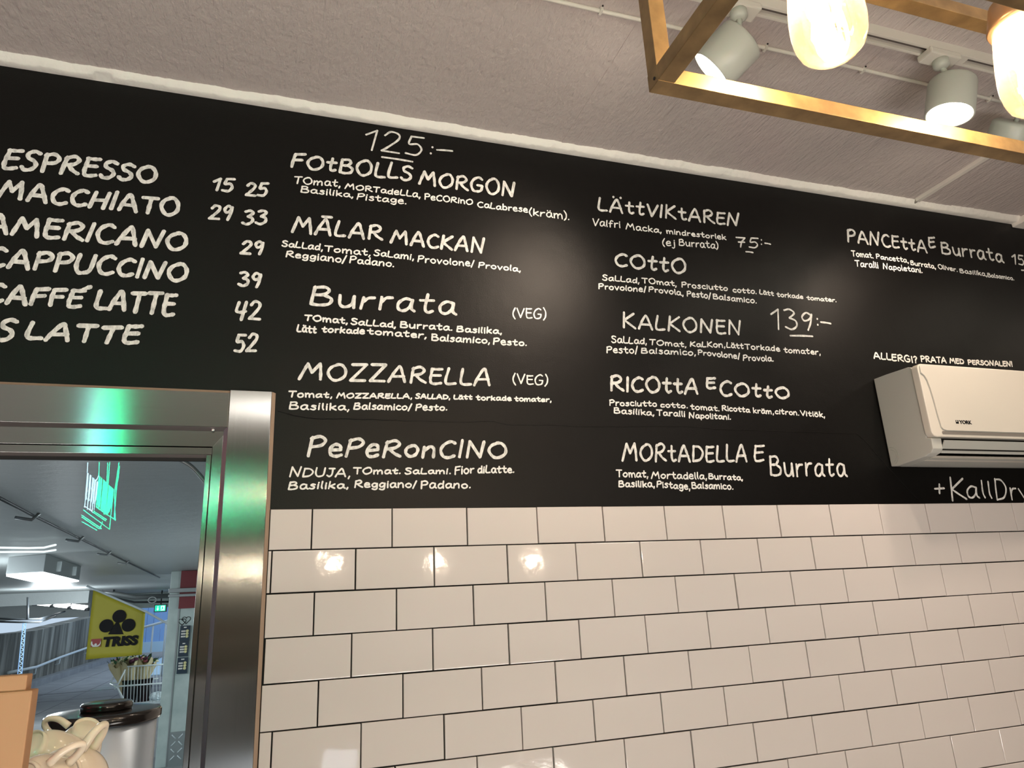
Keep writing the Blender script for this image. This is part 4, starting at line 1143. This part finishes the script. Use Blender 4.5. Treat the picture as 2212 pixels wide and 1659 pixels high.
# pipes under the lintel
pl = thing('lintel_pipes', 'grey pipes and junction box under the passage ceiling behind the flag', 'pipe', (-3, 15.5, 0.1))
tube('pipe', [(-2.7570, 15.0000, 0.2449), (-2.1886, 15.5000, 0.1080), (-1.5467, 15.8000, 0.1115)], 0.05, M['greypipe'], pl, 8)
tube('pipe', [(-2.8347, 15.0000, 0.1942), (-2.1789, 15.5000, 0.0044), (-1.5363, 15.8000, -0.0147)], 0.02, M['darkpipe'], pl, 6)
tube('pipe_loop', [Vector((-1.8233, 15.4000, 0.0337)) + Vector((0.08 * math.cos(a), 0, 0.06 * math.sin(a))) for a in [k * math.pi / 6 for k in range(12)]], 0.015, M['greypipe'], pl, 6, True)
jb = (-2.4742, 14.5000, 0.2492)
box('junction_box', (jb[0] - 0.13, 14.4, jb[2] - 0.04), (jb[0] + 0.07, 14.6, jb[2] + 0.04), M['darkpipe'], pl)

# yellow flag on a slanting pole
FY = 9.0
P0, P1, P2, P3 = [Vector(p) for p in ((-1.6564, 9.0000, 0.1008), (-1.0146, 9.0000, -0.2182), (-1.0074, 9.0000, -0.7446), (-1.6537, 9.0000, -0.7642))]
fl_ = thing('kiosk_flag', 'yellow flag with black clover emblem hanging from a slanting pole', 'flag', ((P0.x + P1.x) / 2, FY, P3.z))
nx, nz = 14, 12
vs, fs = [], []
for j in range(nz + 1):
    for i in range(nx + 1):
        u, v = i / nx, j / nz
        p = (P0.lerp(P1, u)).lerp(P3.lerp(P2, u), v)
        vs.append((p.x, p.y + 0.010 * math.sin(u * 5 + v) * v + 0.004, p.z + 0.003 * math.sin(u * 6) * v))
for j in range(nz):
    for i in range(nx):
        a = j * (nx + 1) + i
        fs.append((a, a + 1, a + nx + 2, a + nx + 1))
cloth = flatmesh('cloth', vs, fs, M['yellow'], fl_)
sm = cloth.modifiers.new('thickness', 'SOLIDIFY')
sm.thickness = 0.003
for p in cloth.data.polygons: p.use_smooth = True
tube('pole', [P0 + Vector((-0.08, -0.006, 0.045)), P1 + Vector((0.02, -0.006, 0.0)), Vector((-0.7571, 8.9000, -0.3558)), Vector((-0.6794, 8.8300, -0.3934))], 0.014, M['wire'], fl_, 8)
FW = (P1 - P0).length
u_ = lambda px, py: Vector((-1.3447, 8.9700, -0.3587)) + Vector(((px - 250) * 0.00539, 0, -(py - 1350) * 0.00539 + (px - 250) * -0.00031))


def disc(name, c, rx, mt, y):
    return lathe(name, [(0, 0), (rx, 0), (rx, 0.004), (0, 0.004)], mt, (c.x, y, c.z), (0, -1, 0), fl_, 40, False)


for px_c, py_c in ((255.5, 1330), (229.5, 1352), (277.5, 1350.5)):
    disc('emblem_disc', u_(px_c, py_c), 15.0 * 0.00539, M['ink'], FY - 0.018)
tri = [u_(252.5, 1338), u_(268.5, 1371.5), u_(235, 1371.5)]
flatmesh('emblem_triangle', [(p.x, FY - 0.016, p.z) for p in tri], [(0, 1, 2)], M['ink'], fl_)
la, lb = u_(201, 1400), u_(222, 1381)
box('logo_square', (la.x, FY - 0.024, la.z), (lb.x, FY - 0.018, lb.z), M['flagred'], fl_)
lc = (la + lb) / 2
s_ = (lb.x - la.x)
cres = [(lc.x + s_ * 0.50 * math.cos(a), lc.z - s_ * 0.02 + s_ * 0.46 * math.sin(a)) for a in [math.radians(q) for q in range(150, 385, 15)]] + \
       [(lc.x + s_ * 0.04 + s_ * 0.40 * math.cos(a), lc.z + s_ * 0.10 + s_ * 0.40 * math.sin(a)) for a in [math.radians(q) for q in range(385, 165, -15)]]
cres = [(max(la.x, min(lb.x, a)), max(la.z, b)) for a, b in cres]
flatmesh('logo_crescent', [(a, FY - 0.026, b) for a, b in cres], [tuple(range(len(cres)))], M['flagwhite'], fl_)
disc('logo_dot', Vector((lc.x, 0, lc.z - s_ * 0.18)), s_ * 0.13, M['flagwhite'], FY - 0.026)
tl = u_(226.5, 1398.5)
text_mesh('lettering', 'TRISS', 0.152, M['ink'], fl_, WALLM(tl.x, FY - 0.022, tl.z, 1.10) @ Matrix.Rotation(math.radians(0.0), 4, 'Z'), 0.0095, 0.08, 0.001)

# flower stand: wire trolley, buckets, wrapped bouquets
BY = 9.9
bk = thing('wire_trolley', 'white wire trolley holding the flower buckets by the pillar', 'trolley', ((-1.0631, 9.9000, -1.3713)[0], BY, PF))
YP = {'rails': [((-1.2833, 9.7500, -0.9241), (-0.8025, 9.7500, -0.9284)), ((-1.3846, 9.7500, -1.1685), (-0.7927, 9.7500, -1.1728)), ((-1.3047, 9.7500, -0.9591), (-1.3848, 9.7500, -1.1664)), ((-1.5066, 10.3000, -1.0118), (-1.5697, 10.3000, -1.1697)), ((-1.5701, 10.3000, -1.1652), (-1.4319, 10.3000, -1.1606)), ((-1.5695, 10.3000, -1.1719), (-1.4069, 9.7500, -1.1689)), ((-1.1324, 10.3500, -1.1569), (-0.9522, 10.3500, -1.1504)), ((-1.0213, 10.3500, -0.9167), (-0.9636, 10.3500, -0.9138)), ((-1.3844, 9.7500, -1.1707), (-1.4199, 9.8000, -1.2086))],
 'wires': [((-1.2667, 9.7500, -0.9242), (-1.2427, 9.7500, -1.3808)), ((-1.2273, 9.7500, -0.9246), (-1.2028, 9.7500, -1.3843)), ((-1.1878, 9.7500, -0.9250), (-1.1627, 9.7500, -1.3877)), ((-1.1483, 9.7500, -0.9254), (-1.1226, 9.7500, -1.3912)), ((-1.1086, 9.7500, -0.9258), (-1.0824, 9.7500, -1.3946)), ((-1.0688, 9.7500, -0.9263), (-1.0421, 9.7500, -1.3981)), ((-1.0289, 9.7500, -0.9267), (-1.0017, 9.7500, -1.4016)), ((-0.9910, 9.7500, -0.9270), (-0.9633, 9.7500, -1.4049)), ((-0.9531, 9.7500, -0.9274), (-0.9248, 9.7500, -1.4082)), ((-0.9108, 9.7500, -0.9279), (-0.8820, 9.7500, -1.4119)), ((-0.8684, 9.7500, -0.9283), (-0.8391, 9.7500, -1.4156)), ((-0.8259, 9.7500, -0.9287), (-0.7960, 9.7500, -1.4193)), ((-1.3071, 9.7500, -0.9761), (-1.2900, 9.7500, -1.3221)), ((-1.4919, 10.3000, -1.0308), (-1.4828, 10.3000, -1.1655))],
 'legs': [((-1.3860, 9.7500, -1.1748), (-1.2933, 9.7500, -1.3302)), ((-1.3823, 9.7800, -1.1822), (-1.3149, 9.7800, -1.3274)), ((-0.7978, 9.7500, -1.2134), (-0.7817, 9.7500, -1.4546)), ((-1.2838, 9.75, -1.3437), (-1.2838, 9.75, -1.94)), ((-0.7839, 9.75, -1.4289), (-0.7839, 9.75, -1.94)), ((-1.3705, 10.3, -1.3960), (-1.3705, 10.3, -1.94))]}
for a, b in YP['rails']:
    tube('rail', [a, b], 0.011, M['wire'], bk, 6)
for a, b in YP['wires']:
    tube('wire', [a, b], 0.0045, M['wire'], bk, 5)
for a, b in YP['legs']:
    tube('leg', [a, b], 0.012, M['wire'], bk, 6)


def bucket(x, y, z0, z1, r, label):
    t = thing('flower_bucket', label, 'bucket', (x, y, z0), 'black flower buckets in the trolley')
    lathe('pail', [(0, 0), (r * 0.8, 0), (r, z1 - z0), (r * 0.93, z1 - z0), (r * 0.75, 0.02), (0, 0.02)], M['ink'], (x, y, z0), (0, 0, 1), t, 24)
    lathe('rim', [(r * 0.98, 0), (r * 1.05, 0), (r * 1.05, 0.02), (r * 0.98, 0.02)], M['ink'], (x, y, z1 - 0.02), (0, 0, 1), t, 24)


bz0 = (-1.1745, 9.9000, -1.4150)[2]
bz1 = (-1.2020, 9.9000, -1.1213)[2]
XA = (-1.3087, 9.9500, -1.1773)[0]
XB = (-1.1862, 9.9500, -1.1870)[0]
bucket(XA + 0.04, 10.05, bz0, bz1, 0.105, 'left black bucket with wrapped bouquets in the trolley')
bucket(XB + 0.09, 10.08, bz0, bz1, 0.105, 'right black bucket with wrapped bouquets in the trolley')
box('shelf', (XA - 0.14, 9.92, bz0 - 0.03), (XB + 0.62, 10.30, bz0), M['wire'], bk)
random.seed(21)


def bouquet(base, tip, r, cols, label):
    base, tip = Vector(base), Vector(tip)
    t = thing('bouquet', label, 'bouquet', base, 'paper-wrapped bouquets in the trolley')
    a = (tip - base)
    H = a.length
    a.normalize()
    _, u, w = frame_of(a)
    vs, fs = [], []
    n = 22
    for i, (rr, hh_) in enumerate(((0.02, 0), (r * 0.45, H * 0.45), (r, H * 0.9), (r * 1.05, H))):
        for k in range(n):
            an = 2 * math.pi * k / n
            wav = 1 + (0.12 * math.sin(an * 4 + H * 30) if i > 1 else 0)
            hz_ = hh_ + (0.05 * math.sin(an * 3 + 1) * (i == 3))
            vs.append(base + a * hz_ + (u * math.cos(an) + w * math.sin(an)) * rr * wav)
    for i in range(3):
        for k in range(n):
            k2 = (k + 1) % n
            fs.append((i * n + k, i * n + k2, i * n + n + k2, i * n + n + k))
    flatmesh('wrap', vs, fs, M['paper'], t)
    for k in range(9):
        an = random.uniform(0, 6.28)
        rad = r * random.uniform(0.1, 0.85)
        c = tip + (u * math.cos(an) + w * math.sin(an)) * rad + a * random.uniform(-0.01, 0.05)
        s = random.uniform(0.022, 0.038)
        pr = [(0.0, -s * 0.7), (s * 0.5, -s * 0.5), (s, 0), (s * 0.9, s * 0.35), (s * 0.45, s * 0.6), (0, s * 0.4)]
        lathe('flower', pr, M[random.choice(cols)], c, a + Vector((random.uniform(-.4, .4), random.uniform(-.4, .4), 0)), t, 9, True)
    for k in range(7):
        an = random.uniform(0, 6.28)
        d = (u * math.cos(an) + w * math.sin(an))
        c = tip + d * r * 0.7
        e_ = c + d * 0.05 + a * random.uniform(0.04, 0.10)
        sd = d.cross(a) * 0.022
        m_ = (c + e_) / 2
        flatmesh('leaf', [c, m_ + sd, e_, m_ - sd], [(0, 1, 2), (0, 2, 3)], M['leaf'], t)


bz = bz0 + 0.12
bouquet((-1.3536, 10.07, bz), (-1.4691, 10.0200, -0.8966), 0.085, ['creamfl', 'pink'], 'leftmost paper-wrapped bouquet leaning out of the trolley')
bouquet((-1.3027, 10.07, bz), (-1.3880, 10.0500, -0.8735), 0.090, ['pink', 'creamfl', 'plum'], 'paper-wrapped bouquet with pink blooms below the flag')
bouquet((-1.2432, 10.07, bz), (-1.2861, 9.9800, -0.8894), 0.090, ['creamfl', 'plum'], 'middle paper-wrapped bouquet with a pointed paper fold')
bouquet((-1.1791, 10.07, bz), (-1.2170, 10.1000, -0.8709), 0.090, ['creamfl', 'leaf'], 'paper-wrapped bouquet with a broad green leaf')
bouquet((-1.1363, 10.07, bz), (-1.1146, 10.0500, -0.8750), 0.100, ['plum', 'creamfl', 'pink'], 'paper-wrapped bouquet with dark plum blooms')
bouquet((-1.1063, 10.07, bz), (-1.0517, 10.1200, -0.9154), 0.085, ['creamfl', 'plum'], 'rightmost paper-wrapped bouquet with cream blooms')
bg = Vector((-0.9228, 10.1000, -1.4109))
bt_ = thing('plastic_bag', 'crumpled white bag lying in the right of the trolley', 'bag', (bg.x, 10.1, bz0))
vs, fs = [], []
nn_, mm_ = 18, 9
for j in range(mm_ + 1):
    for i in range(nn_):
        th = math.pi * j / mm_
        ph = 2 * math.pi * i / nn_
        k_ = 1 + random.uniform(-0.14, 0.14)
        vs.append((bg.x + 0.11 * k_ * math.sin(th) * math.cos(ph), 10.1 + 0.09 * k_ * math.sin(th) * math.sin(ph), bz0 + 0.05 + 0.055 * k_ * math.cos(th)))
for j in range(mm_):
    for i in range(nn_):
        i2 = (i + 1) % nn_
        fs.append((j * nn_ + i, j * nn_ + i2, (j + 1) * nn_ + i2, (j + 1) * nn_ + i))
mesh('sack', vs, fs, M['bag'], bt_)

# lattice mast at the left
lm = thing('lattice_mast', 'slim pale blue lattice mast in front of the retaining wall', 'mast', ((-3.5976, 13.5000, -0.7151)[0], 13.5, PF))
A0, A1 = Vector((-3.6173, 13.5000, -0.2870)), Vector((-3.5893, 13.5000, -1.1572))
A1 = A0 + (A1 - A0) * 1.0
B0, B1 = Vector((-3.5744, 13.5000, -0.2894)), Vector((-3.5261, 13.5000, -1.1620))
A2, B2 = Vector((A1.x, A1.y, PF)), Vector((B1.x, B1.y, PF))
tube('upright', [A0, A1, A2], 0.008, M['blueplank'], lm, 6)
tube('upright', [B0, B1, B2], 0.008, M['blueplank'], lm, 6)
zz_ = []
for i in range(23):
    f, g = i / 23, (i + 1) / 23
    tube('brace', [A0.lerp(A1, f), B0.lerp(B1, g)] if i % 2 else [B0.lerp(B1, f), A0.lerp(A1, g)], 0.007, M['snow'], lm, 5)
